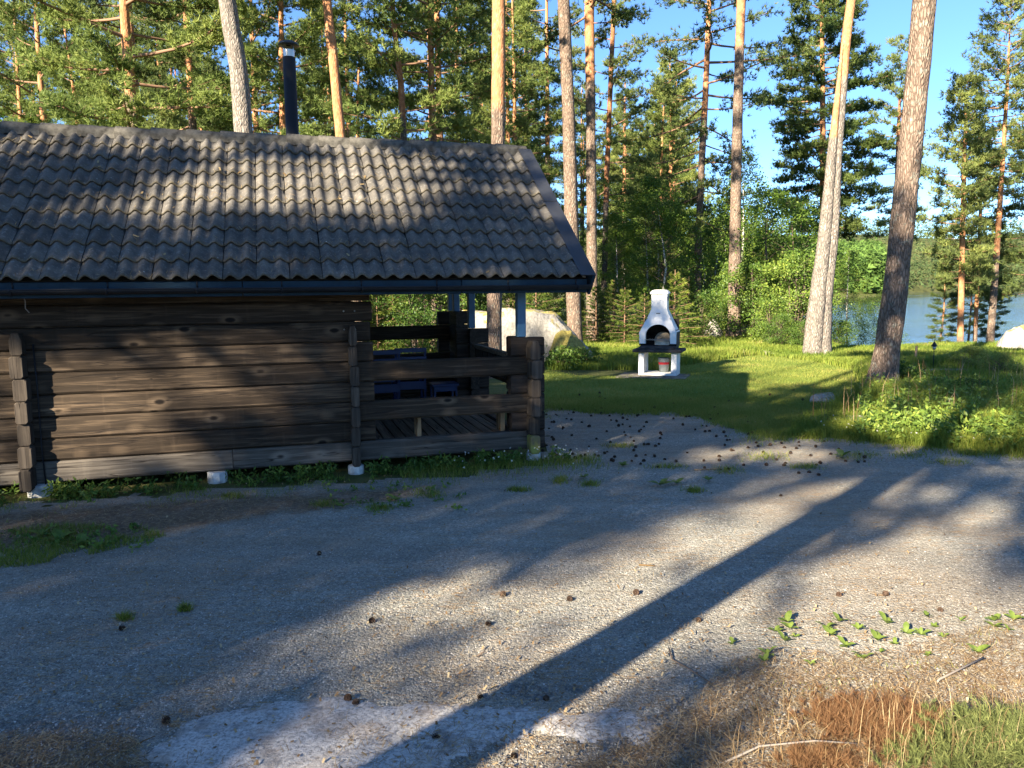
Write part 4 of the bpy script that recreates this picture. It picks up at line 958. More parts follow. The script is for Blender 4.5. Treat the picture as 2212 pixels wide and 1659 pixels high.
def broadleaf(seed, H, R, z0, nclump, per, ln, wd, mat, barkm, trunk_r=0.06, stems=1, hang=0.0):
    r = np.random.default_rng(seed); br = MB(); C = []; V_ = []
    for s_ in range(stems):
        br.cur = 0
        a = 2 * math.pi * s_ / max(1, stems) + r.uniform(0, 1); lean = (0.12 if stems > 1 else 0.03) * H
        top = np.array([math.cos(a) * lean, math.sin(a) * lean, H * r.uniform(0.85, 1.0)])
        mid = top * 0.5 + r.normal(size=3) * 0.05 * H * np.array([1, 1, 0])
        br.tube([(0, 0, -0.1), tuple(mid), tuple(top)], [trunk_r, trunk_r * 0.6, 0.006], 6); br.cur = 1
        for k in range(nclump // stems):
            t = r.uniform(0, 1) ** 0.9; z = z0 + (H - z0) * t; rr = R * (math.sin(math.pi * (0.18 + 0.80 * t)) ** 0.7) * r.uniform(0.35, 1.0)
            az = r.uniform(0, 6.28); q = z / top[2]; c0 = (mid * 2 * q if q < 0.5 else mid + (top - mid) * (q - 0.5) * 2)
            c = c0 + np.array([math.cos(az) * rr, math.sin(az) * rr, 0.0]); c[2] = z + 0.25 * rr - hang * rr
            st = c0 * 1.0; st[2] = max(0.1, z - 0.35 * rr)
            br.tube([tuple(st), tuple((st + c) / 2 + np.array([0, 0, 0.06])), tuple(c)], [0.006 + 0.008 * rr, 0.005, 0.002], 3, cap=False)
            sz = np.array([0.30, 0.30, 0.2]) * (0.35 + 0.25 * R) * (1 if not hang else 1)
            pts = c + r.normal(size=(per, 3)) * sz * 0.75
            if hang: pts[:, 2] -= np.abs(r.normal(size=per)) * hang
            C.append(pts); V_.append(np.full(per, r.uniform(0, 1)))
    T, var = leaves(np.concatenate(C), ln, wd, r, np.concatenate(V_))
    return soup('crown', T, mat, var), br.mesh('trunk', [barkm, M_twig])
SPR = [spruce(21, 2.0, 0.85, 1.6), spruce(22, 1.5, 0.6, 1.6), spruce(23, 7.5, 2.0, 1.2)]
BRO = [broadleaf(31, 7.5, 2.0, 1.2, 110, 95, 0.085, 0.065, M_birch, M_bbark, 0.08), broadleaf(32, 5.0, 1.8, 0.3, 100, 100, 0.08, 0.06, M_birch, M_twig, 0.05, 3), broadleaf(33, 9.0, 2.3, 2.0, 110, 95, 0.09, 0.07, M_birch, M_bbark, 0.1, 1, 0.5)]
BUSH = [broadleaf(41, 1.5, 0.8, 0.15, 60, 75, 0.06, 0.042, M_bush, M_twig, 0.015, 5), broadleaf(42, 2.4, 1.1, 0.2, 80, 85, 0.07, 0.05, M_bush, M_twig, 0.02, 5), broadleaf(43, 0.85, 0.9, 0.08, 60, 70, 0.045, 0.032, M_yellow, M_twig, 0.01, 6), broadleaf(44, 0.45, 0.5, 0.05, 24, 50, 0.07, 0.05, M_bush, M_twig, 0.006, 5)]
def place2(proto, name, x, y, scale, rz, label, cat, group=None, z=None):
    z = float(terrain(x, y)) - 0.02 if z is None else z
    e = empty(name, (x, y, z), rz, label, cat, group, scale); link('trunk' if cat == 'tree' else 'stems', proto[1], e); link('crown' if cat == 'tree' else 'leaves', proto[0], e); return e

# --- foreground trunks, drawn from their measured centre lines
def traced_tree(pts, Y, label, mat=M_bark, H=17, top_r=0.05, up0=4.0, up1=7.0, crown=None, base_flare=1.25, n=16, ground=None, name='pine_tree', lean_keep=1.0, crown_z0=None):
    """pts: (px, py, width px) from the base up"""
    P = []; Rr = []
    for (x, y, w_) in pts:
        p = D(x, y, Y); P.append(p); Rr.append(w_ / 2 * math.hypot(p[0], p[1], p[2] - EYE) / F * 0.86 / math.hypot(1, (x - CX) / F) * 1.0)
    P = np.array(P); zg = float(terrain(P[0][0], Y))
    if P[0][2] > zg:
        d_ = (P[0] - P[1]) / (P[0][2] - P[1][2]); b = P[0] + d_ * (zg - P[0][2]); P = np.vstack([b, P]); Rr = [Rr[0] * 1.03] + Rr
    base = P[0].copy(); base[2] = zg
    d_ = (P[-1] - P[-2]) / (P[-1][2] - P[-2][2]); d_[:2] *= 0.8
    z = P[-1][2]; zt = H; rt = Rr[-1]; ext = []; k = 6
    for i in range(1, k + 1):
        q = P[-1] + d_ * (zt - z) * i / k; ext.append(q); Rr.append(rt + (top_r - rt) * i / k)
    P = np.vstack([P, ext])
    # resample
    zs_ = P[:, 2]; zz = np.concatenate([[zg - 0.25], np.linspace(zg, zt, 44)])
    X = np.interp(zz, zs_, P[:, 0]); Yy = np.interp(zz, zs_, P[:, 1]); RR = np.interp(zz, zs_, Rr)
    fl = 1 + (base_flare - 1) * np.exp(-(zz - zg) / 0.22); fl = np.minimum(fl, base_flare)
    pp_ = np.stack([X - base[0], Yy - base[1], zz - zg], 1); att = [min(1.0, max(0.0, (q - up0) / max(0.01, up1 - up0))) for q in zz]
    e = empty(name, tuple(base), 0, label, 'tree')
    MB().tube(pp_, list(RR * fl), n, att, wob=0.12, sd=base[0]).obj('trunk', mat, e, 'up')
    def fn(z_): return np.array([np.interp(z_, zz - zg, pp_[:, 0]), np.interp(z_, zz - zg, pp_[:, 1]), z_])
    if crown:
        ca = list(crown[0]); ca[1] -= zg; ca[2] -= zg
        c, b = pine_crown(*ca, trunk_fn=fn, **crown[1]); link('branches', b, e); link('crown', c, e)
    return e, fn, base
def std_crown(seed, z0, z1, R, nb=36, droop=2, mat=M_pine, pf=prof_pine, **k): return ((seed, z0, z1, R, nb, pf, droop), dict(mat=mat, **k))
lite = dict(nsub=9, ntuft=11, nn=11, ln=0.15, wd=0.030)
traced_tree([(528, 300, 44), (515, 150, 41), (490, 0, 38)], 16.5, 'thick grey lichen covered pine trunk leaning left behind the roof', M_bark_grey, 16, 0.06, 60, 61, std_crown(101, 8.5, 16.3, 2.6, 30, **lite))
traced_tree([(736, 300, 24), (722, 150, 22), (706, 0, 20)], 18.2, 'slim orange pine trunk just right of the stove pipe', M_bark, 15, 0.05, 1.0, 2.5, std_crown(102, 9.5, 15.3, 2.4, 28, **lite))
t3, fn3, b3 = traced_tree([(872, 300, 16), (866, 180, 14), (852, 60, 12), (847, 0, 11)], 20, 'thin forked pine with dark crooked branches behind the roof', M_bark_dark, 14, 0.04, 4.0, 8.0, std_crown(103, 4.6, 14, 2.3, 30, -14, M_pine, **lite))
traced_tree([(1066, 770, 40), (1068, 640, 37), (1076, 310, 33), (1077, 100, 30), (1077, 0, 28)], 15.2, 'straight pine with orange upper bark rising behind the porch posts', M_bark, 17, 0.07, 4.6, 5.6, std_crown(104, 9.5, 17, 2.8, 30, **lite))
traced_tree([(1241, 715, 36), (1236, 540, 36), (1228, 250, 30), (1222, 100, 28), (1217, 0, 27)], 22.5, 'tall grey shaded pine trunk behind the large boulder, left of a pair', M_bark, 19, 0.07, 9.5, 11, std_crown(105, 11.5, 19, 2.8, 30, **lite))
traced_tree([(1279, 722, 30), (1278, 500, 25), (1276, 250, 23), (1274, 100, 22), (1273, 0, 21)], 24.5, 'tall pine with orange top, right of the pair behind the boulder', M_bark, 18.5, 0.06, 6.6, 9.5, std_crown(106, 9.5, 18.7, 2.6, 32, **lite))
traced_tree([(1304, 660, 15), (1310, 400, 13), (1320, 150, 11), (1325, 40, 10)], 33, 'thin dark reddish pine right of the paired trunks', M_bark_dark, 17, 0.04, 4, 7, std_crown(107, 5.5, 17, 2.3, 40, -4, M_pine2, **lite))
traced_tree([(1585, 725, 33), (1588, 500, 27), (1592, 300, 24), (1598, 100, 21), (1601, 0, 20)], 27.0, 'straight pine standing alone at the far edge of the lawn', M_bark, 20, 0.07, 8.5, 11, std_crown(108, 13.2, 20, 2.6, 26, **lite))
traced_tree([(1506, 720, 17), (1508, 540, 17), (1516, 350, 16), (1524, 200, 14), (1530, 60, 12)], 34, 'dark pine with heavy drooping branches behind the barbecue', M_bark, 17.5, 0.05, 8, 10, std_crown(109, 4.6, 17.6, 4.3, 52, 16, M_pine2, prof_tall, nsub=10, ntuft=10, nn=8, ln=0.2, wd=0.036))
traced_tree([(1776, 700, 18), (1778, 450, 16), (1777, 200, 12), (1776, 60, 9)], 40, 'full crowned pine rising behind the twin trunked tree', M_bark, 16.4, 0.03, 4.5, 7, std_crown(110, 4.6, 17.8, 3.7, 105, 8, M_pine, prof_tall, nsub=13, ntuft=14, nn=9, ln=0.2, wd=0.042))
# twin trunk
tw, fnw, bw_ = traced_tree([(1774, 760, 46), (1780, 650, 38), (1797, 500, 33), (1809, 318, 24), (1828, 80, 21), (1839, 0, 20)], 19.5, 'pine with two joined trunks, one ending in bright orange bark', M_bark_grey, 19, 0.06, 5.5, 7.5, std_crown(111, 12.5, 19, 2.6, 26, **lite), base_flare=1.12)
sec = [D(x, y, 19.42) for x, y in ((1753, 768), (1765, 650), (1782, 500), (1798, 318), (1810, 200), (1820, 95))]; rr = [32, 24, 19, 15, 10, 3]
rr = [q / 2 * 19.6 / F * 0.98 for q in (42, 34, 26, 18, 11, 3)]
zq = np.linspace(-0.2, sec[-1][2], 26); sz_ = [s[2] for s in sec]
MB().tube([(np.interp(z, sz_, [s[0] for s in sec]) - bw_[0], np.interp(z, sz_, [s[1] for s in sec]) - bw_[1], z) for z in zq], list(np.interp(zq, sz_, rr)), 14, [min(1, max(0, (z - 5.0) / 0.7)) for z in zq], wob=0.12, sd=4).obj('second_trunk', M_bark_grey, tw, 'up')
# nearest big pine
traced_tree([(1903, 845, 68), (1913, 780, 60), (1930, 657, 57), (1950, 480, 55), (1975, 240, 53), (1997, 0, 50)], 12.6, 'nearest big dark pine trunk leaning right at the lawn corner', M_bark, 16, 0.10, 30, 31, std_crown(112, 7.6, 16, 3.0, 34, 8, **lite), base_flare=1.3, n=22)
traced_tree([(1930, 640, 12), (1935, 470, 11), (1940, 300, 9), (1945, 180, 5)], 52, 'far pine with sparse crown seen left of the nearest big trunk', M_bark_dark, 14.0, 0.02, 4, 9, std_crown(113, 5.0, 17.6, 2.6, 54, 4, M_pine2, prof_pine, nsub=9, ntuft=10, nn=8, ln=0.22, wd=0.042))
def lakeside(pts, Y, *a, **k): return traced_tree(pts, Y, *a, **k)
lakeside([(2074, 741, 15), (2078, 560, 13), (2082, 400, 11), (2086, 250, 6)], 30, 'slender pine on the lake bank, left of three', M_bark, 8.6, 0.015, -1, 0.5, std_crown(114, 1.6, 9.4, 1.75, 80, -2, M_pine2, prof_tall, nsub=9, ntuft=9, nn=8, ln=0.16, wd=0.03))
lakeside([(2106, 738, 10), (2114, 560, 8), (2119, 430, 7), (2122, 330, 4)], 33, 'thin short pine between two taller ones on the lake bank', M_bark, 8.4, 0.02, -1, 1, std_crown(115, 1.0, 8.2, 1.3, 36, 2, M_pine2, prof_pine, **lite))
lakeside([(2139, 738, 18), (2152, 560, 14), (2164, 380, 11), (2175, 200, 8), (2180, 90, 4)], 31, 'tallest slender orange pine on the lake bank with airy crown', M_bark, 11.6, 0.015, 1.5, 4, std_crown(116, 5.4, 13.2, 2.1, 74, 2, M_pine2, prof_tall, nsub=9, ntuft=8, nn=8, ln=0.17, wd=0.03))
lakeside([(2228, 735, 14), (2236, 400, 10), (2240, 260, 6)], 32, 'dark pine cut off by the right edge of the picture', M_bark, 10.5, 0.03, 2, 4, std_crown(117, 1.2, 10.6, 2.2, 62, 6, M_pine2, prof_tall, nsub=9, ntuft=9, nn=8, ln=0.17, wd=0.032))

# --- the stand behind the cabin
def atpx(px, Y): return (px - CX) / F * Y * 1.0 * cp + 0.0
fr_ = random.Random(5); placed = []
def fill(px0, px1, Y0, Y1, n, mind, fnc):
    c = 0; t = 0
    while c < n and t < n * 40:
        t += 1; Y = fr_.uniform(Y0, Y1); px = fr_.uniform(px0, px1); x = (px - CX) / F * Y
        if any((x - a) ** 2 + (Y - b) ** 2 < mind ** 2 for a, b in placed): continue
        if terrain(x, Y) < -0.6 or (fnc is pine_back and not okpx(px, Y)): continue
        placed.append((x, Y)); fnc(x, Y, px); c += 1
def pine_back(x, Y, px):
    w_ = 'left of the thick grey trunk' if px < 500 else 'between the thick grey trunk and the straight orange one' if px < 1060 else 'behind the gable and the boulder' if px < 1270 else 'in the far thicket behind the barbecue'
    far_ = 'distant pine' if Y > 40 else 'near pine'
    i = fr_.choice([0, 1, 2, 3, 4, 0, 2]); place_pine(i, x, Y, fr_.uniform(0.82, 1.2), fr_.uniform(0, 6.28), far_ + ' of the dense stand ' + w_, far_ + 's of the stand ' + w_)
    if Y <= 42: NEARP.append((px, list(COL.objects)[-4] if False else LAST[0])); return
    i = fr_.choice([0, 1, 2, 3, 4, 0, 2]); place_pine(i, x, Y, fr_.uniform(0.82, 1.2), fr_.uniform(0, 6.28), 'pine in the dense stand behind the log cabin', 'pines in the stand behind the cabin')
AV = (515, 640, 722, 860, 1070, 1232, 1277, 1312, 1510)
def okpx(px, Y): return all(abs(px - a) > 26 for a in AV) or Y > 42
fill(-40, 1000, 21, 40, 14, 3.8, pine_back); fill(1000, 1300, 30, 42, 5, 3.0, pine_back)
fill(-60, 1420, 40, 75, 15, 5.0, pine_back)
ORD = ['first', 'second', 'third', 'fourth', 'fifth', 'sixth', 'seventh', 'eighth', 'ninth', 'tenth', 'eleventh', 'twelfth', 'thirteenth', 'fourteenth', 'fifteenth', 'sixteenth', 'seventeenth', 'eighteenth', 'nineteenth', 'twentieth', 'twenty first', 'twenty second']
NEARP.sort(key=lambda q: q[0])
for k, (px, e) in enumerate(NEARP):
    e['label'] = 'nearer pine of the stand behind the roof, ' + ORD[k] + ' from the left edge'; e['group'] = 'nearer pines of the stand behind the cabin'
# a few chosen ones
place_pine(2, atpx(330, 19), 19, 1.12, 0.4, 'bushy sunlit pine left of the thick grey trunk')
place_pine(4, atpx(170, 23), 23, 0.78, 1.4, 'pale green pointed pine near the left edge, behind the ridge')
place_pine(4, atpx(640, 21), 21, 1.0, 2.9, 'bushy pine directly behind the stove pipe')
place_pine(0, atpx(960, 24), 24, 1.0, 2.2, 'pine with tangled branches left of the straight orange trunk')
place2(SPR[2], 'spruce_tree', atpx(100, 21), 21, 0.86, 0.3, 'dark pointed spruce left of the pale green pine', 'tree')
place2(BRO[0], 'birch_tree', atpx(25, 17), 17, 0.72, 0.9, 'leafy birch at the left edge behind the roof', 'tree')
place2(BRO[1], 'young_birch_tree', atpx(150, 15.5), 15.5, 0.92, 0.9, 'young broadleaved tree peeping over the ridge at the left', 'tree')
def under(x, Y, px):
    k = fr_.random()
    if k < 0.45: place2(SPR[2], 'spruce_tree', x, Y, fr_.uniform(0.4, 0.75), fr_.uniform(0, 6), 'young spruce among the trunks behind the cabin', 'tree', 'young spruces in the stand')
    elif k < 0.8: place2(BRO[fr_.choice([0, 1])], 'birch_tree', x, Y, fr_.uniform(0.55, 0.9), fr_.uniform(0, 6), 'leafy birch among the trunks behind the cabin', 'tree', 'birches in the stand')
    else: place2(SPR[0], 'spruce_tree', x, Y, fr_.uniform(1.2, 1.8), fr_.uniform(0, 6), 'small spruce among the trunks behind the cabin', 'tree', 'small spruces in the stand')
fill(-100, 1300, 24, 48, 40, 1.9, under)
# broadleaves between the barbecue and the lake
def mid(x, Y, px): place2(BRO[fr_.choice([0, 1, 2, 0])], 'birch_tree', x, Y, fr_.uniform(0.6, 0.92), fr_.uniform(0, 6), 'leafy birch in the thicket between barbecue and lake', 'tree', 'birches in the thicket')
fill(1300, 1700, 31, 60, 26, 2.2, mid)
fill(1280, 1480, 45, 80, 9, 3.0, pine_back)
place2(BRO[0], 'birch_tree', atpx(1425, 31), 31, 0.80, 1.1, 'pale stemmed birch behind the barbecue chimney', 'tree')
place2(BRO[1], 'young_birch_tree', atpx(1668, 27.5), 27.5, 1.0, 1.4, 'bushy broadleaved tree left of the twin trunked pine', 'tree')
place2(BRO[1], 'young_birch_tree', atpx(1715, 30), 30, 0.95, 2.4, 'bushy broadleaved tree touching the twin trunked pine', 'tree')
place2(BRO[2], 'birch_tree', atpx(1838, 40), 40, 0.62, 1.4, 'light green drooping birch by the water right of the twin trunks', 'tree')
place2(BRO[2], 'birch_tree', atpx(1905, 36), 36, 0.50, 0.4, 'drooping birch over the water left of the nearest big trunk', 'tree')
place_pine(4, atpx(2035, 36), 36, 0.36, 0.4, 'leftmost low dark pine at the water behind the lake bank trunks', z=-1.7)
place_pine(2, atpx(2100, 38), 38, 0.36, 2.4, 'low dark pine at the water behind the lake bank trunks', z=-1.6)
place_pine(4, atpx(2150, 39), 39, 0.40, 4.4, 'another low dark pine at the water, nearest the right edge', z=-1.6)
# bushes and saplings along the far edge of the lawn
ed = [(1290, 24, 1.0, 0), (1330, 26, 1.1, 2), (1352, 23.5, 1.0, 1), (1395, 23, 0.9, 3), (1460, 21, 1.25, 1), (1490, 22.5, 1.1, 0), (1520, 25, 1.0, 4), (1630, 26, 1.0, 5), (1670, 23.5, 0.9, 4), (1690, 22, 0.6, 4), (1725, 25, 1.1, 5), (1600, 30, 1.1, 5), (1560, 29, 1.0, 4), (1650, 29, 1.3, 5), (1700, 28, 1.2, 5), (1820, 25.5, 0.6, 4), (1740, 21.6, .5, 4)]
txt = ['bright green spruce sapling', 'small bright spruce sapling', 'spruce sapling in sun', 'little pine sapling', 'leafy green bush', 'tall leafy green bush']
where = {1290: 'behind the two paired trunks', 1330: 'right of the paired trunks', 1352: 'a step left of the barbecue', 1395: 'touching the barbecue hood on its left', 1460: 'just behind the barbecue hood', 1490: 'right of the barbecue hood', 1520: 'behind the small upright boulder', 1630: 'right of the lone straight pine', 1670: 'in front of the thicket left of the twin trunks', 1690: 'low in the sunny grass left of the twin trunks', 1725: 'beside the twin trunks', 1600: 'behind the lone straight pine', 1560: 'left of the lone straight pine', 1650: 'in the thicket middle', 1700: 'in the thicket right', 1820: 'right of the twin trunks by the water', 1740: 'at the foot of the twin trunks'}
for px, Y, s, kd in ed:
    x = atpx(px, Y); lab = txt[kd] + ' ' + where[px]
    if kd < 4: place2(SPR[0 if kd % 2 == 0 else 1], 'spruce_sapling', x, Y, s * (0.95 if kd % 2 == 0 else 1.2), px, lab, 'sapling')
    else: place2(BUSH[kd - 4], 'bush', x, Y, s, px, lab, 'bush')
for px, Y, s, kd, lab in ((1225, 16.6, 0.9, 3, 'low dark leafy plant at the foot of the mossy stone'), (1262, 16.9, 0.8, 3, 'leafy plant right of the mossy stone'), (2110, 15.5, 0.5, 2, 'pale yellow green shrub in the sunny meadow'), (2175, 14.2, 0.45, 2, 'second pale yellow shrub nearer the right edge'),
                          (2040, 12.0, 0.55, 3, 'dark leafy plant right of the nearest big trunk'), (2120, 11.6, 0.6, 3, 'dark broad leaved plant in the shaded meadow'), (1960, 13.0, 0.8, 3, 'small leafy plant at the foot of the nearest big trunk')):
    place2(BUSH[kd], 'shrub', atpx(px, Y), Y, s, px, lab, 'shrub')
for i, (px, Y) in enumerate(((815, 19), (850, 22), (905, 18.5), (945, 21), (875, 26), (1000, 24), (1110, 25), (1160, 23), (1190, 27), (830, 28), (1040, 27), (960, 29), (780, 24))):
    if i % 3 == 2: place2(BUSH[1], 'bush', atpx(px, Y), Y, 0.8, px, 'sunlit bush seen through the porch opening', 'bush', 'bushes seen through the porch')
    else: place2(SPR[0], 'spruce_sapling', atpx(px, Y), Y, 1.1 + 0.3 * (i % 2), px, 'sunlit spruce sapling seen through the porch opening', 'sapling', 'saplings seen through the porch')

# --- woods across the lake
def far_wood(name, P, hmin, hmax, rad, mat, cone, label, nbm=None, szm=1.0):
    r = np.random.default_rng(len(P)); T = []; V_ = []
    for (x, y) in P:
        z = float(terrain(x, y)); H = r.uniform(hmin, hmax); R = rad * r.uniform(0.7, 1.2); nb = nbm or (26 if not cone else 22); v0 = r.uniform(0.1, 0.7)
        t = r.uniform(0.12 if cone else 0.05, 1, nb) ** 0.9; rr = R * ((1 - t) ** 0.8 + 0.08 if cone else np.sqrt(np.maximum(0.02, 1 - (2 * t - 1) ** 2)))
        a = r.uniform(0, 6.28, nb); q = r.uniform(0.3, 1, nb)
        c = np.stack([x + np.cos(a) * rr * q, y + np.sin(a) * rr * q, z + H * t], 1)
        s = szm * (1.3 if not cone else 0.85) * R * (0.45 + 0.5 * (1 - t))[:, None, None] * r.uniform(0.5, 1.1, (nb, 1, 1))
        tri = r.normal(size=(nb, 3, 3)) * s * np.array([1, 1, 0.8]); T.append(c[:, None, :] + tri * 0.55); V_.append(np.clip(v0 + r.uniform(-0.2, 0.3, nb), 0, 1))
    return tag(link(name, soup(name, np.concatenate(T), mat, np.concatenate(V_))), label, 'forest', None, 'stuff')
r = np.random.default_rng(3)
P = []
while len(P) < 4200:
    a = r.uniform(0.15, 0.85); d_ = 566 + 520 * r.uniform(0, 1) ** 1.3
    P.append((math.sin(a) * d_, math.cos(a) * d_))
far_wood('far_forest', P, 15, 22, 3.0, M_far, True, 'forested hills beyond the lake, dark conifers on the skyline')
P = []
while len(P) < 900:
    y = r.uniform(288, 380); x = r.uniform(0.30, 0.50) * y
    if terrain(x, y) > -1.0: P.append((x, y))
far_wood('lakeside_wood', P, 12, 18, 3.6, M_farleaf, False, 'sunlit broadleaved wood on the point across the water', 80, 0.55)
P = []
while len(P) < 260:
    y = r.uniform(85, 285); x = r.uniform(0.18, 0.33) * y
    P.append((x, y))
far_wood('shore_wood', P, 9, 14, 2.6, M_farleaf, False, 'broadleaved wood running along the left shore of the lake', 420, 0.24)

# ================================================================= SHADING TREES BEHIND THE CAMERA
ck = 1 / math.tan(SUN_EL); sdx, sdy = math.cos(SUN_AZ), math.sin(SUN_AZ)
# the trunk whose long shadow crosses the road
A_ = G(880, 1659)[:2]; B__ = G(1835, 1075)[:2]; dr_ = (B__ - A_) / np.linalg.norm(B__ - A_)
T0 = A_ - dr_ * 3.9
need = dr_ * (ck * (sdx * dr_[0] + sdy * dr_[1])) - np.array([sdx, sdy]) * ck     # lean per metre of height that bends the shadow line onto dr_
e = empty('pine_tree', (T0[0], T0[1], 0), 0, 'leaning pine beside the viewer that throws the long shadow over the road', 'tree')
def fnS(z): return np.array([need[0] * z, need[1] * z, z])
MB().tube([fnS(z) - np.array([0, 0, 0.2]) for z in np.linspace(0, 15, 16)], list(np.linspace(0.175, 0.06, 16)), 14, [0] * 16, wob=0.1, sd=1).obj('trunk', M_bark, e, 'up')
c, b = pine_crown(200, 9.5, 15, 2.2, 26, prof_pine, 0, trunk_fn=fnS, mat=M_pine, **lite); link('branches', b, e); link('crown', c, e)

lit_polys = [poly(q) for q in (
    [(165, 1560), (330, 1490), (480, 1440), (640, 1370), (830, 1320), (1000, 1240), (1150, 1230), (1280, 1215), (1350, 1160), (1430, 1112), (1500, 1075), (1640, 1050), (1800, 1060), (1860, 1075), (1600, 1290), (1300, 1480), (1100, 1600), (960, 1900), (500, 1900), (640, 1600), (700, 1520), (640, 1480), (480, 1540), (300, 1590)],
    [(1150, 1720), (1350, 1640), (1500, 1560), (1700, 1480), (1900, 1350), (2000, 1300), (2212, 1280), (2500, 1300), (2500, 1900), (1500, 1900)],
    [(1080, 1600), (1500, 1330), (1800, 1120), (1930, 1160), (1860, 1200), (2000, 1240), (2212, 1270), (2300, 1320), (2100, 1420), (1500, 1560), (1200, 1660)],
    [(1480, 965), (1600, 950), (1760, 962), (1830, 990), (1760, 1010), (1620, 1000), (1500, 1020), (1420, 1035)],
    [(1560, 770), (1860, 775), (1880, 830), (1820, 835), (1640, 850), (1590, 862), (1570, 815)],
    [(1780, 900), (1900, 880), (2212, 930), (2300, 960), (2100, 990), (1850, 940)],
)]
half_polys = [poly(q) for q in ([(560, 1460), (800, 1360), (1100, 1290), (1260, 1270), (1200, 1330), (1000, 1420), (800, 1500)],
                                [(1850, 1060), (2300, 1060), (2300, 1290), (2100, 1260), (1900, 1200)],
                                [(1640, 840), (1870, 820), (1870, 850), (1650, 870)], [(1930, 845), (2300, 845), (2300, 925), (1950, 900)])]
# lit patches on the log wall, carried down the sun ray to the ground plane
nW = np.array([su, -cu, 0.0])
def wall_g(px, py):
    v_ = ray(px, py); o = np.array([0, 0, EYE]); t = ((np.array([OX, OY, 0]) - o) @ nW) / (v_ @ nW); w_ = o + t * v_
    return w_[:2] + w_[2] * ck * np.array([sdx, sdy])
wall_lit = [np.array([wall_g(a, b) for a, b in q]) for q in (
    [(100, 748), (560, 730), (750, 735), (750, 800), (520, 825), (420, 870), (160, 905)], [(110, 885), (300, 870), (470, 1040), (110, 1055)],
    [(-60, 750), (70, 745), (70, 830), (-60, 835)], [(-60, 870), (100, 865), (110, 1055), (-60, 1060)], [(560, 850), (680, 850), (740, 930), (640, 930)])]
def shade_prob(P_):
    lit = np.zeros(len(P_)); half_ = np.zeros(len(P_)); wl_ = np.zeros(len(P_))
    for q in lit_polys: lit = np.maximum(lit, soft_inside(P_, q, 0.30))
    for q in half_polys: half_ = np.maximum(half_, soft_inside(P_, q, 0.5))
    for q in wall_lit: wl_ = np.maximum(wl_, soft_inside(P_, q, 0.15))
    out = []
    for (x, y), a, b, c_ in zip(P_, lit, half_, wl_):
        nse = mnoise.fractal(Vector(((x * sdy - y * sdx) * 0.85, (x * sdx + y * sdy) * 0.30, 3.3)), 1.0, 2.0, 3)
        l = L2((x, y))
        if l[1] < 0 or (y < 9 and l[0] > 2.1): p_ = 1.0 if l[1] < -0.1 and l[0] < 2.8 else 0.65 + nse * 1.2
        elif l[0] < 7.5 and l[1] < 3.4: p_ = 0.95 - 1.7 * c_
        elif l[0] < 7.5: p_ = 0.14 + nse * 2.5
        else: p_ = 0.28 + nse * 1.6
        p_ = p_ * (1 - min(1, a * 1.25))
        p_ = p_ * (1 - b) + (0.48 + nse * 0.5) * b
        out.append(min(1, max(0, p_)))
    return np.array(out)
casters = []; rr_ = random.Random(9)
sites = []
t = 0
while len(sites) < 54 and t < 9000:
    t += 1; x, y = rr_.uniform(-36, -5), rr_.uniform(-37, -2)
    if x * 0.8 + y * -0.6 > 6 or -3.0 < x * sdy - y * sdx < 0.5: continue
    if all((x - a) ** 2 + (y - b) ** 2 > 3.6 ** 2 for a, b in sites): sites.append((x, y))
clumps = {i: [] for i in range(len(sites))}
st_a, st_p = 0.55, 0.26
cand = []
for ia in np.arange(-6, 26, st_a):
    for ip in np.arange(-13.5, 9.5, st_p):
        a_ = ia + rr_.uniform(-.16, .16); p_ = ip + rr_.uniform(-.1, .1); gx_ = sdx * a_ + sdy * p_; gy_ = sdy * a_ - sdx * p_
        if 1.0 < gy_ < 19 and -9 < gx_ < 12: cand.append((gx_, gy_))
cand = np.array(cand); prob = shade_prob(cand)
for (gx_, gy_), pr in zip(cand, prob):
        if rr_.random() > pr: continue
        best = None
        for tr in range(34):
            z = rr_.uniform(7.5, 15.5); cx_, cy_ = gx_ - sdx * ck * z, gy_ - sdy * ck * z
            dd = min(((cx_ - a) ** 2 + (cy_ - b) ** 2, i) for i, (a, b) in enumerate(sites))
            lim = 2.9 if z < 12 else 2.9 - (z - 12) * 0.5
            if best is None or dd[0] ** .5 - lim < best[0]: best = (dd[0] ** .5 - lim, dd[1], (cx_, cy_, z))
            if best[0] < 0: break
        if best[0] < 1.9: clumps[best[1]].append(best[2])  # unseen crowns are shaped: clumps sit up the sun ray from chosen shade
rn = np.random.default_rng(17)
for i, (x, y) in enumerate(sites):
    if len(clumps[i]) < 3: continue
    C = np.array(clumps[i]); e = empty('pine_tree', (x, y, 0), 0, 'unseen pine behind the viewer, its crown shaped to shade the yard', 'tree', 'pines behind the viewer')
    MB().tube([(0, 0, -0.2), (0, 0, 8), (0, 0, 15.5)], [0.13, 0.09, 0.03], 8, [0, 1, 1]).obj('trunk', M_bark, e, 'up')
    br = MB()
    for q in C[::3]:
        a = np.array([0, 0, max(3, q[2] - 0.5 * math.hypot(q[0] - x, q[1] - y))]); br.tube([a, (q[0] - x, q[1] - y, q[2])], [0.02, 0.006], 3, cap=False)
    br.obj('branches', M_barkbr, e)
    cc = np.repeat(C - np.array([x, y, 0]), 16, 0) + rn.normal(size=(len(C) * 16, 3)) * np.array([0.17, 0.17, 0.12])
    T, var = tufts(cc, np.tile(np.array([0, 0, 1.0]), (len(cc), 1)), 4, 0.26, 0.085, rn, 1.0)
    link('crown', soup('crown', T, M_pine, var), e)

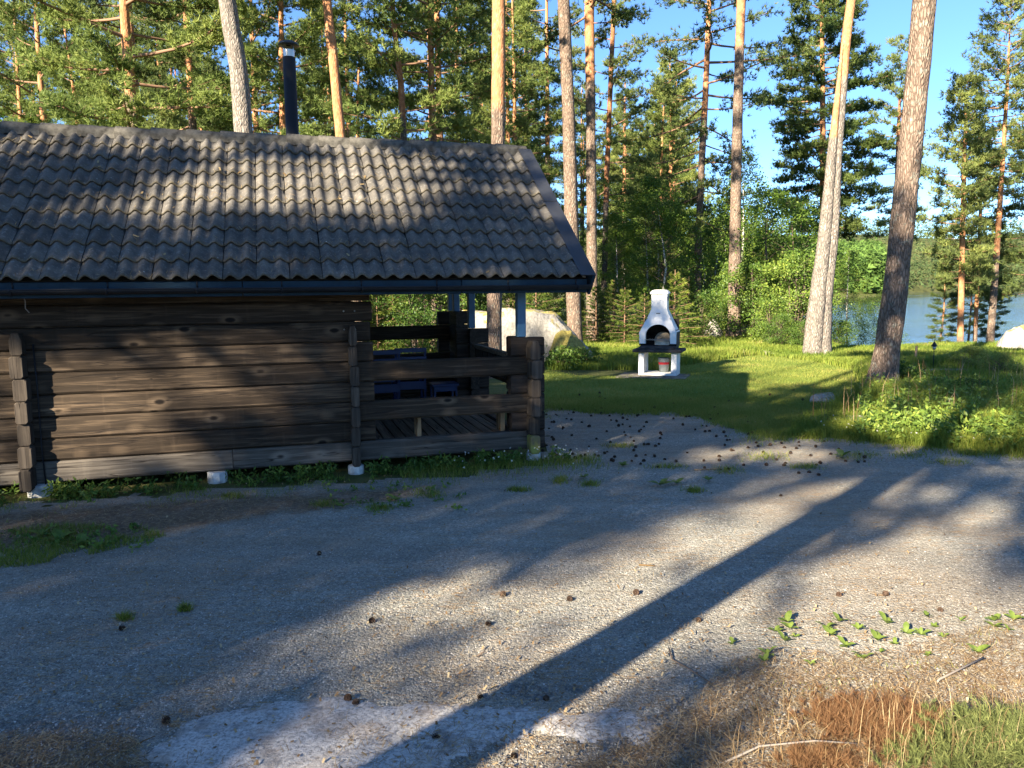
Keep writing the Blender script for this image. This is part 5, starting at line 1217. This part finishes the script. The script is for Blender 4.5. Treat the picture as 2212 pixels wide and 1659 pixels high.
# ================================================================= GROUND COVER
def sample_px(n, x0, x1, y0, y1, r):
    px = r.uniform(x0, x1, n); py = y0 + (y1 - y0) * r.uniform(0, 1, n)
    Xs = (px - CX) / F; Ys = -(py - CY) / F; a = Xs * cr + Ys * sr; b = -Xs * sr + Ys * cr
    dz = -sp + b * cp; t = -EYE / dz; return np.stack([a * t, (cp + b * sp) * t], 1)
def blades(P, hgt, wd, r, lean=0.5, seg=False, z=None, varbase=None):
    N = len(P); z0 = terrain(P[:, 0], P[:, 1]) if z is None else np.full(N, z)
    b = np.stack([P[:, 0], P[:, 1], z0], 1); H = (hgt * r.uniform(0.5, 1.25, N))[:, None] if np.isscalar(hgt) else (hgt * r.uniform(0.6, 1.2, N))[:, None]
    az = r.uniform(0, 6.283, N); s = np.stack([np.cos(az), np.sin(az), np.zeros(N)], 1); W_ = (wd if np.isscalar(wd) else np.asarray(wd)[:, None]) * r.uniform(0.7, 1.3, (N, 1))
    az2 = r.uniform(0, 6.283, N); l = np.stack([np.cos(az2), np.sin(az2), np.zeros(N)], 1) * r.uniform(0, lean, (N, 1)) * H
    v = r.uniform(0, 1, N) if varbase is None else np.clip(varbase + r.uniform(-.25, .25, N), 0, 1)
    if not seg:
        T = np.stack([b - s * W_, b + s * W_, b + l + np.array([0, 0, 1]) * H], 1); return T, v
    m = b + l * 0.3 + np.array([0, 0, 0.6]) * H; tp = b + l + np.array([0, 0, 0.95]) * H
    T = np.concatenate([np.stack([b - s * W_, b + s * W_, m + s * W_ * .7], 1), np.stack([b - s * W_, m + s * W_ * .7, m - s * W_ * .7], 1), np.stack([m - s * W_ * .7, m + s * W_ * .7, tp], 1)])
    return T, np.concatenate([v, v, v])
def bigger(P): return np.clip(np.hypot(P[:, 0], P[:, 1]) / 10.0, 0.6, 3.0)
cab_poly = np.array([W(-6.4, -0.1, 0)[:2], W(2.1, -0.1, 0)[:2], W(2.1, 3.5, 0)[:2], W(-6.4, 3.5, 0)[:2]])
def weeds(name, P, hgt, r, label, mat=M_bush, per=26, ln=0.05, wd=0.018):
    C = []; V_ = []
    T1, v1 = blades(P, hgt, 0.003, r, 0.3)
    for (x, y), h in zip(P, T1[:, 2, 2]):
        n = per; z = r.uniform(0.02, 1, n) * max(0.04, h); C.append(np.stack([x + r.normal(size=n) * 0.028, y + r.normal(size=n) * 0.028, z], 1)); V_.append(np.full(n, r.uniform(0, 1)))
    T2, v2 = leaves(np.concatenate(C), ln, wd, r, np.concatenate(V_), up=0.9)
    q = np.concatenate([T1, T1[:, 2:3, :]], 1)
    return tag(link(name, soup(name, np.concatenate([T2, q]), mat, np.concatenate([v2, v1]))), label, 'weeds', None, 'stuff')
# lawn
r = np.random.default_rng(51)
P = np.concatenate([sample_px(130000, 1140, 1900, 760, 955, r), sample_px(60000, 1140, 1700, 860, 950, r)]); P = P[inside(P, lawn_poly)]; P = P + r.normal(size=P.shape) * 0.07
pad = np.hypot(P[:, 0] - bb[0] + 0.05, P[:, 1] - bb[1] + 0.1) > 0.5; P = P[pad]
nn_ = np.array([fbm(a, b, 0.8, 3) for a, b in P[:: 1]]) if len(P) < 1 else None
cell = {}
def nz(P, s, sd):
    return np.sin(P[:, 0] * s * 1.7 + sd) * np.cos(P[:, 1] * s * 1.3 + sd * 2) * 0.5 + np.sin((P[:, 0] + P[:, 1]) * s * 2.9 + sd * 3) * 0.3 + np.sin((P[:, 0] * 0.7 - P[:, 1]) * s * 5.1) * 0.2
T, v = blades(P, 0.045, 0.004 * bigger(P), r, 0.9, varbase=np.clip(0.5 + 0.35 * nz(P, 1.1, 2), 0, 1))
tag(link('lawn_grass', soup('lawn_grass', T, M_lawn, v)), 'short lawn grass around the barbecue', 'grass', None, 'stuff')
# meadow around and beyond the lawn
r = np.random.default_rng(52)
P = np.concatenate([sample_px(90000, 1180, 2300, 722, 800, r), sample_px(60000, 1600, 2300, 780, 1000, r), sample_px(30000, 760, 1260, 700, 790, r)])
m = ~inside(P, lawn_poly) & ~inside(P, road_poly) & ~inside(P, cab_poly) & (terrain(P[:, 0], P[:, 1]) > -1.7) & (P[:, 1] < 60); P = P[m]
hh = 0.20 + 0.10 * nz(P, 0.6, 1); hh = hh * np.where((P[:, 1] < 10.2), 0.55, 1.0) * np.where((P[:, 1] > 17) & (P[:, 0] > 6.5), 0.65, 1.0)
T, v = blades(P, np.maximum(0.08, hh), 0.0045 * bigger(P), r, 0.8, True, varbase=np.clip(0.5 + 0.4 * nz(P, 0.8, 4), 0, 1))
tag(link('meadow_grass', soup('meadow_grass', T, M_grass, v)), 'tall sunny meadow grass beyond the lawn', 'grass', None, 'stuff')
# near tall meadow right
r = np.random.default_rng(53)
mp_ = poly([(1700, 945), (1740, 900), (1850, 860), (1960, 850), (2212, 860), (2400, 870), (2400, 1010), (2212, 985), (1950, 962), (1800, 948)])
P = sample_px(60000, 1690, 2330, 850, 1010, r); P = P[inside(P, mp_)]
T, v = blades(P, np.where(P[:, 0] > 5.2, 0.34, 0.16) * (0.8 + 0.4 * nz(P, 2.0, 1)), 0.0045, r, 0.8, True, varbase=np.clip(0.45 + 0.35 * nz(P, 2.0, 7), 0, 1))
tag(link('tall_grass', soup('tall_grass', T, M_grass, v)), 'tall grass and weeds right of the nearest big pine', 'grass', None, 'stuff')
Pm = sample_px(900, 1850, 2330, 845, 985, r); Pm = Pm[inside(Pm, mp_)]; weeds('meadow_weeds', Pm, 0.30, r, 'leafy weeds growing through the tall grass at the right', per=22, ln=0.06, wd=0.026)
P = sample_px(300, 1690, 2330, 800, 930, r); P = P[~inside(P, road_poly) & ~inside(P, lawn_poly)]
T, v = blades(P, 0.55, 0.003, r, 0.35, True); tag(link('seed_stalks', soup('seed_stalks', T, M_straw, v)), 'dry seed stalks standing above the meadow grass', 'grass', None, 'stuff')
# green weeds along the cabin
r = np.random.default_rng(54); P = []
for k in range(230):
    u_ = r.uniform(-3.6, 2.25); v_ = -0.10 - abs(r.normal()) * 0.10
    if -2.0 < u_ < -1.25 or -0.95 < u_ < -0.72: 
        if r.uniform() < 0.4: continue
    P.append(W(u_, v_, 0)[:2])
P = np.array([q for q in P if min(abs(L2(q)[0] - a) for a in (-2.55, -1.12, 0.12, 1.90)) > 0.13])
weeds('weeds', P, 0.13, r, 'green weeds and nettles growing along the foot of the cabin wall')
P = np.array([W(r.uniform(0.5, 2.5), -0.16 - abs(r.normal()) * 0.22, 0)[:2] for k in range(2200)]); T, v = blades(P, 0.075, 0.003, r, 0.8)
P2 = np.array([W(r.uniform(-4.2, 2.6), -0.2 - abs(r.normal()) * 0.25, 0)[:2] for k in range(4200)]); P2 = P2[np.array([fbm(a, b, 2.3, 8) for a, b in P2]) > 0.12]; T_, v_ = blades(P2, 0.05, 0.003, r, 0.9)
gl = poly([(-100, 1165), (120, 1135), (300, 1140), (360, 1160), (200, 1200), (60, 1225), (-100, 1235)])
P3 = sample_px(16000, -100, 380, 1120, 1240, r); P3 = P3[inside(P3, gl)]; P3 = P3[np.array([fbm(a, b, 3.3, 1) for a, b in P3]) > -0.15]; T3, v3 = blades(P3, 0.05, 0.0025, r, 1.0)
tag(link('verge_grass', soup('verge_grass', np.concatenate([T, T_, T3]), M_grass, np.concatenate([v, v_, v3 * 0.9]))), 'thin grass between the gravel and the cabin', 'grass', None, 'stuff')
P = np.array([W(r.uniform(0.9, 2.45), -0.15 - abs(r.normal()) * 0.16, 0)[:2] for k in range(44)])
C = np.stack([P[:, 0], P[:, 1], r.uniform(0.06, 0.17, len(P))], 1); P4 = sample_px(90, 1750, 2212, 915, 975, r); P4 = P4[~inside(P4, road_poly)]
C = np.concatenate([C, np.stack([P4[:, 0], P4[:, 1], np.full(len(P4), 0.12)], 1)])
T, v = tufts(C, np.tile([0, 0, 1.0], (len(C), 1)), 9, 0.014, 0.009, r, 1.2); tag(link('clover_flowers', soup('clover_flowers', T, M_white, v)), 'small white clover flowers in the grass', 'flowers', None, 'stuff')
# weeds on gravel, litter, pebbles
r = np.random.default_rng(55)
P = sample_px(26, 700, 1000, 1040, 1110, r); weeds('gravel_weeds', np.concatenate([P, sample_px(30, 20, 320, 1140, 1190, r)]), 0.05, r, 'low weeds creeping over the gravel near the cabin', per=16, ln=0.035, wd=0.02)
spots = [(1210, 1040, 20, 9), (1275, 1048, 24, 6), (1570, 1018, 38, 11), (1650, 988, 60, 12), (1500, 1062, 24, 6), (1860, 985, 50, 12), (1960, 985, 60, 8), (1340, 965, 40, 5), (270, 1340, 14, 4), (400, 1320, 12, 4), (1440, 1010, 50, 6), (1120, 1060, 30, 5), (930, 1070, 40, 10), (500, 1075, 40, 8), (700, 1092, 30, 8), (820, 1100, 30, 10), (2050, 1000, 50, 8), (1740, 1010, 40, 7), (1560, 905, 60, 6)]
Ts = []; Vs = []
for px, py, sx, sy in spots:
    n = 260; P = np.array([G(px + r.normal() * sx * .45, py + r.normal() * sy * .45)[:2] for k in range(n)]); T, v = blades(P, 0.045, 0.003, r, 1.3); Ts.append(T); Vs.append(v)
for i in range(7, 17):
    a, b = np.array(road_px[i]), np.array(road_px[i + 1])
    for k in range(int(np.linalg.norm(b - a) / 9)):
        q = a + (b - a) * r.uniform() + r.normal(size=2) * np.array([6, 4.5]); g_ = G(*q)[:2]; n = int(r.uniform(20, 110)); P = g_ + r.normal(size=(n, 2)) * r.uniform(0.04, 0.14)
        T, v = blades(P, r.uniform(0.03, 0.08), 0.0035, r, 1.2); Ts.append(T); Vs.append(v)
P = sample_px(2600, 1500, 2300, 1330, 1560, r); P = P[inside(P, lit2)]; P = P[np.array([fbm(a, b, 5.0, 2) for a, b in P]) > 0.1]; T, v = blades(P, 0.022, 0.002, r, 1.3); Ts.append(T); Vs.append(v * 0.5 + 0.5)
tag(link('gravel_grass', soup('gravel_grass', np.concatenate(Ts), M_grass, np.concatenate(Vs))), 'sparse grass tufts scattered over the gravel', 'grass', None, 'stuff')
def needles_on(P, ln, wd, r, z=0.012):
    N = len(P); az = r.uniform(0, 3.1416, N); d_ = np.stack([np.cos(az), np.sin(az), np.zeros(N)], 1); s = np.stack([-np.sin(az), np.cos(az), np.zeros(N)], 1)
    c = np.stack([P[:, 0], P[:, 1], terrain(P[:, 0], P[:, 1]) + z + r.uniform(0, 0.012, N)], 1); L = ln * r.uniform(0.5, 1.2, (N, 1)); tilt = np.stack([np.zeros(N), np.zeros(N), r.normal(size=N) * 0.006], 1)
    return np.stack([c - d_ * L / 2 - s * wd, c - d_ * L / 2 + s * wd, c + d_ * L / 2 + s * wd + tilt, c + d_ * L / 2 - s * wd + tilt], 1)
P = sample_px(16000, -100, 2300, 1050, 1700, r); P = P[np.array([fbm(a, b, 1.6, 6) for a, b in P]) > -0.05]
Pv = sample_px(15000, 1150, 2300, 1330, 1720, r); Pv = Pv[inside(Pv, lit2)]
Pw = sample_px(9000, -100, 980, 1050, 1200, r); Pw = Pw[inside(Pw, lit1)]
Pc = sample_px(2500, -100, 320, 1580, 1720, r); Pc = Pc[inside(Pc, lit3)]
Pf = sample_px(2600, -100, 2300, 900, 1700, r)
T = np.concatenate([needles_on(Pf, 0.018, 0.0045, r), needles_on(P, 0.045, 0.0009, r), needles_on(Pv, 0.05, 0.0011, r, 0.014), needles_on(Pw, 0.05, 0.0016, r, 0.014), needles_on(Pc, 0.045, 0.001, r, 0.016)])
tag(link('fallen_needles', soup('fallen_needles', T, M_straw, r.uniform(0, 1, len(T)) ** 1.2)), 'fallen pine needles strewn over the gravel', 'needles', None, 'stuff')
def stones_on(P, size, r, z=0.004):
    N = len(P); S_ = size * r.uniform(0.4, 1.3, N)[:, None, None]
    base = np.array([(1, 0, 0.1), (-0.5, 0.87, 0), (-0.5, -0.87, 0.05), (0.1, 0.05, 0.75)]); V = base[None] + r.normal(size=(N, 4, 3)) * 0.22; az = r.uniform(0, 6.28, N); c, s = np.cos(az), np.sin(az)
    X = V[:, :, 0] * c[:, None] - V[:, :, 1] * s[:, None]; Y = V[:, :, 0] * s[:, None] + V[:, :, 1] * c[:, None]; V = np.stack([X, Y, V[:, :, 2]], 2) * S_
    V += np.stack([P[:, 0], P[:, 1], np.full(N, z)], 1)[:, None, :]
    f = np.array([(0, 1, 3), (1, 2, 3), (2, 0, 3)]); F_ = (np.arange(N)[:, None, None] * 4 + f[None]).reshape(-1, 3)
    return V.reshape(-1, 3), F_, np.repeat(r.uniform(0, 1, N) ** 1.3, 3)
Pn = sample_px(90000, -100, 2300, 1180, 1700, r); Pn = Pn[~inside(Pn, pp)]; V1, F1, v1 = stones_on(Pn, 0.0046, r)
Pb = sample_px(6000, 1080, 1900, 1480, 1700, r); Pb = Pb[np.array([fbm(a, b, 2.5, 4) for a, b in Pb]) > -0.1]; V2, F2, v2 = stones_on(Pb, 0.009, r, 0.006)
Pq = sample_px(2500, -100, 300, 1560, 1700, r); V3, F3, v3 = stones_on(Pq, 0.006, r, 0.01)
V = np.concatenate([V1, V2, V3]); Fx = np.concatenate([F1, F2 + len(V1), F3 + len(V1) + len(V2)])
tag(link('gravel_stones', mesh_np('gravel_stones', V, Fx, M_pebble, np.concatenate([v1, v2 * 0.8, v3]))), 'loose gravel stones lying on the yard', 'gravel', None, 'stuff')

# --- pine cones
def cone_mesh():
    m = MB(); rows = 7
    m.lathe([(0.001, 0), (0.012, 0.006), (0.014, 0.018), (0.008, 0.036), (0.001, 0.043)], 7, (0, 0, 0), False)
    for i in range(rows):
        z = 0.005 + i * 0.0052; R = 0.022 * math.sin(math.pi * (0.22 + 0.68 * i / rows)) + 0.004
        for k in range(6):
            a = k * math.pi / 3 + i * 0.52; c, s = math.cos(a), math.sin(a); w_ = 0.0065
            m.add([(c * 0.008 - s * w_ * .5, s * 0.008 + c * w_ * .5, z), (c * 0.008 + s * w_ * .5, s * 0.008 - c * w_ * .5, z), (c * R + s * w_, s * R - c * w_, z + 0.006), (c * R - s * w_, s * R + c * w_, z + 0.006)], [(0, 1, 2, 3)])
    return m.mesh('pine_cone', M_cone)
cm = cone_mesh()
def cone(px, py, s, label, group=None):
    g = hit(px, py); o = link('pine_cone', cm, None, loc=(g[0], g[1], g[2] + 0.018 * s)); o.rotation_euler = (random.uniform(1.1, 1.9), random.uniform(-.5, .5), random.uniform(0, 6.28)); o.scale = (s, s, s)
    tag(o, label, 'pine cone', group); return o
for px, py, lab in ((1513, 1348, 'red brown pine cone lying in sun between trunk shadow and weeds'), (350, 1570, 'dark pine cone at the left tip of the pale rock patch'), (755, 1512, 'upper of two pine cones at the top edge of the rock patch'), (760, 1526, 'lower of two pine cones at the top edge of the rock patch'),
                    (1045, 1510, 'pine cone in the trunk shadow above the rock patch'), (1182, 1518, 'pine cone right of the trunk shadow above the rock patch'), (1103, 1638, 'large pine cone at the bottom edge right of the rock patch'), (952, 1600, 'pine cone lying on the shaded edge of the rock patch'),
                    (1237, 1302, 'pine cone halfway up the sunny gravel left of the trunk shadow'), (1048, 1352, 'pine cone beside a twisted twig on the gravel'), (800, 1345, 'pine cone alone in the middle of the shaded gravel'), (693, 1200, 'pine cone in the blue shade near the cabin weeds'),
                    (272, 1362, 'pine cone in the far left shade of the gravel'), (1912, 1292, 'pine cone on bright gravel near the right edge'), (1812, 1288, 'pine cone left of another on bright gravel near the right'), (1683, 1073, 'pine cone in sun above the trunk shadow'), (1084, 1292, 'dark pine cone at the border of shade in mid road'),
                    (2030, 1320, 'pine cone just above the needle verge at the right'), (2010, 1530, 'pine cone half hidden in the brown heather'), (1373, 1284, 'tiny pine cone touching the left side of the trunk shadow')):
    cone(px, py, random.uniform(0.55, 0.8), lab)
rc = random.Random(4)
cnt = 0
while cnt < 190:
    px = rc.uniform(1170, 1900); py = 880 + 120 * rc.random() ** 1.1 + (px - 1200) * 0.05
    if rc.random() < (px - 1400) / 700: continue
    g = G(px, py)[:2]
    cnt += 1; cone(px, py, rc.uniform(0.5, 0.8), 'pine cone among the many scattered between gravel and lawn', 'pine cones scattered at the lawn edge')
for k in range(22): cone(rc.uniform(1250, 1850), rc.uniform(835, 890), 0.9, 'pine cone lying on the mown lawn', 'pine cones on the lawn')
# --- twigs
def twig(pts, rad, label, mat=M_twig):
    P = [G(a, b, z) for a, b, z in pts]; o = P[0]; 
    ob = MB().tube([q - o for q in P], [rad * (1 - 0.5 * i / len(P)) for i in range(len(P))], 5).obj('twig', mat, None, loc=tuple(o)); tag(ob, label, 'twig')
twig([(1445, 1400, 0.02), (1452, 1425, 0.015), (1490, 1445, 0.012), (1540, 1478, 0.01)], 0.004, 'curved twig right of the trunk shadow on the needle verge')
twig([(1595, 1440, 0.03), (1602, 1450, 0.02), (1590, 1460, 0.015), (1610, 1475, 0.01)], 0.004, 'short forked twig left of the heather')
twig([(2020, 1480, 0.01), (2028, 1468, 0.03), (2060, 1452, 0.03), (2125, 1420, 0.05)], 0.006, 'long bare stick above the heather at the right', M_twig2)
twig([(1030, 1418, 0.01), (1045, 1408, 0.02), (1050, 1398, 0.03)], 0.004, 'small twisted twig in the middle of the gravel')
twig([(1380, 1220, 0.01), (1415, 1222, 0.012)], 0.005, 'pale splinter of wood on sunny gravel', M_straw)
twig([(255, 1630, 0.01), (310, 1600, 0.03), (335, 1590, 0.03)], 0.003, 'thin straw crossing left of the rock patch', M_straw)
twig([(1560, 1650, 0.01), (1640, 1612, 0.04), (1760, 1600, 0.05), (1850, 1606, 0.03)], 0.005, 'grey root like stick in the heather shade', M_twig2)
twig([(1500, 1015, 0.01), (1560, 1012, 0.02)], 0.007, 'pale stick beside the weeds on sunny gravel', M_pale)
# --- rosettes on the verge
def rosette_mesh(seed, n=7, ln=0.05):
    r = np.random.default_rng(seed); m = MB()
    for k in range(n):
        a = k * 2.4 + r.uniform(-.3, .3); c, s = math.cos(a), math.sin(a); L = ln * r.uniform(0.6, 1.2); wd_ = L * 0.28; up = r.uniform(0.25, 1.0)
        pts = []
        for i, wf in enumerate((0.15, 0.8, 1.0, 0.6, 0.05)):
            t = i / 4; x = L * t; z = L * up * math.sin(t * 1.7) * 0.8 + 0.004
            pts += [(c * x - s * wd_ * wf, s * x + c * wd_ * wf, z + 0.003 * wf), (c * x, s * x, z - 0.002 * wf), (c * x + s * wd_ * wf, s * x - c * wd_ * wf, z + 0.003 * wf)]
        fs = []
        for i in range(4): b = i * 3; fs += [(b, b + 1, b + 4, b + 3), (b + 1, b + 2, b + 5, b + 4)]
        m.add(pts, fs, True)
    me = m.mesh('leaves', M_leafg); return me
def leafg():
    m = Mat('plantain_leaf', 0.5, 0.4); n = m.noise(m.coord('Object'), 30, 3); c = m.ramp(n, [(0.3, (0.10, 0.155, 0.028)), (0.7, (0.20, 0.26, 0.05))]); m.col(c); m.leafy(c, 0.35); return m.m
M_leafg = leafg()
RM = [rosette_mesh(k, 5 + k % 3, 0.05) for k in range(4)]
ros = [(1705, 1395, 'upper leftmost'), (1785, 1384, ''), (1828, 1398, ''), (1890, 1395, ''), (1960, 1372, ''), (1905, 1408, ''), (1940, 1392, ''), (2035, 1388, ''), (2075, 1352, ''), (2140, 1365, ''), (2100, 1415, ''), (1858, 1372, ''), (1580, 1402, ''), (1990, 1342, ''), (2190, 1345, ''), (2010, 1420, ''), (2150, 1345, '')]
ros += [(random.uniform(1560, 2200), random.uniform(1345, 1450), '') for k in range(16)]
ros = [(a + random.uniform(-12, 12), b + random.uniform(-8, 8), c) for a, b, c in ros]
for i, (px, py, _) in enumerate(ros):
    g = hit(px, py); o = link('plantain', RM[i % 4], None, loc=(g[0], g[1], 0.012), rz=i * 1.3); o.scale = (random.uniform(0.5, 1.1),) * 3; o.rotation_euler[0] = random.uniform(-.25, .25); tag(o, 'small bright green plantain growing in the dry needle verge', 'plant', 'plantains in the needle verge')
for i, (px, py, s, lab) in enumerate(((1425, 1052, 2.1, 'larger leafy rosette on the gravel, left one of two'), (1462, 1048, 1.5, 'leafy rosette on the gravel right beside a larger one'), (1530, 1042, 1.7, 'narrow leaved rosette beside the pale stick'), (1820, 990, 2.6, 'dense dark rosette at the sunny gravel edge'), (1262, 1035, 1.4, 'small rosette at the end of the cabin weeds'), (1345, 1010, 1.5, 'rosette in the shade among the pine cones'), (740, 1100, 1.6, 'weed rosette below the middle foundation block'), (855, 1085, 1.6, 'weed rosette in front of the porch'), (130, 1170, 2.4, 'broad leaved weed in the left verge'), (180, 1182, 2.0, 'second broad leaved weed in the left verge'), (930, 1062, 1.5, 'rosette near the stack of white clover'), (90, 1160, 1.8, 'leafy weed nearest the left edge of the picture'))):
    g = hit(px, py); o = link('rosette', RM[(i + 1) % 4], None, loc=(g[0], g[1], 0.012), rz=i); o.scale = (s, s, s * 0.7); tag(o, lab, 'plant')
# --- heather at the lower right corner
r = np.random.default_rng(60)
def heather(name, px, py, rx, ry, h, n, mat, label, ln=0.035, wd=0.0022, cat='heather'):
    g = G(px, py); P = np.stack([g[0] + r.normal(size=n) * rx * .5, g[1] + r.normal(size=n) * ry * .5], 1); q = np.hypot((P[:, 0] - g[0]) / rx, (P[:, 1] - g[1]) / ry); H = h * np.clip(1.15 - q * 0.6, 0.25, 1.1) * r.uniform(0.6, 1.1, n)
    m = 14; t = np.tile(np.linspace(0.1, 1, m), n)[:, None]; base = np.repeat(np.stack([P[:, 0], P[:, 1], np.zeros(n)], 1), m, 0); lean = np.stack([(P[:, 0] - g[0]) / rx * 0.35 + r.normal(size=n) * .3, (P[:, 1] - g[1]) / ry * 0.35 + r.normal(size=n) * .3, np.ones(n)], 1); tip = np.repeat(lean * H[:, None], m, 0)
    C = base + tip * t; T, v = tufts(C, unit(tip), 4, ln, wd, r, 0.6, np.clip(t[:, 0] * 0.8 + r.normal(size=len(C)) * .12, 0, 1))
    b = np.stack([P[:, 0], P[:, 1], np.zeros(n)], 1); s = np.array([0.0015, 0, 0]); T2 = np.stack([b - s, b + s, b + lean * H[:, None]], 1)
    o = link(name, soup(name, np.concatenate([T, T2]), mat, np.concatenate([v, np.full(n, 0.3)]))); tag(o, label, cat); return o
heather('heather', 1890, 1575, 0.27, 0.18, 0.06, 420, M_heath, 'rust brown dead heather bush at the lower right')
heather('heather', 1770, 1660, 0.14, 0.07, 0.05, 110, M_heath, 'small brown heather clump at the bottom edge')
heather('heather', 2170, 1625, 0.24, 0.20, 0.12, 360, M_heathg, 'green heather bush in the lower right corner', 0.03, 0.0028)
heather('heather', 2060, 1660, 0.22, 0.14, 0.09, 150, M_heathg, 'yellow green heather at the bottom right of the brown one', 0.03, 0.0028)
P = sample_px(150, 1850, 2230, 1560, 1680, r); T, v = blades(P, 0.20, 0.0010, r, 0.7, True); Pd = sample_px(60, 1500, 1850, 1540, 1680, r); T2, v2 = blades(Pd, 0.16, 0.0012, r, 0.7, True)
tag(link('dry_grass', soup('dry_grass', np.concatenate([T, T2]), M_straw, np.concatenate([v, v2]))), 'dry grass stalks rising through the heather', 'grass', None, 'stuff')
heather('brown_bracken', 1375, 725, 1.0, 0.8, 0.35, 260, M_heath, 'dead orange bracken left of the barbecue', 0.12, 0.014, 'bracken')

# --- small things in the meadow
g = hit(1975, 790); s = empty('wooden_stake', (g[0], g[1], g[2]), 0, 'short pale wooden stake standing in the meadow', 'stake')
MB().tube([(0, 0, -0.1), (0.03, 0, 0.42)], [0.028, 0.025], 8).obj('stake_post', M_pale, s)
g = hit(2015, 805); ln_ = empty('garden_lantern', tuple(g), 0, 'small black garden lantern on a thin post in the meadow', 'lantern'); ln_.scale = (0.75, 0.75, 0.75)
MB().tube([(0, 0, 0), (0, 0, 0.62)], [0.012, 0.01], 6).obj('post', M_black, ln_)
MB().lathe([(0.004, 0.82), (0.02, 0.80), (0.075, 0.70), (0.075, 0.69), (0.02, 0.69)], 12).tube([(0, 0, 0.8), (0.0, 0, 0.86), (0.04, 0, 0.87)], [.006] * 3, 5).obj('lamp_shade', M_black, ln_)
MB().lathe([(0.03, 0.60), (0.045, 0.64), (0.045, 0.69), (0.01, 0.69)], 12).obj('lamp_glass', M_steel, ln_)
g = hit(1952, 812); g2 = hit(2085, 808)
lg = MB().tube([(0, 0, 0.05), tuple((g2 - g) * 0.5 + np.array([0, 0.03, 0.06])), tuple(g2 - g + np.array([0, 0, 0.05]))], [0.06, 0.055, 0.05], 10, wob=0.1).obj('fallen_log', M_twig2, None, loc=tuple(g)); tag(lg, 'pale fallen log lying in the meadow beside the stake', 'log')
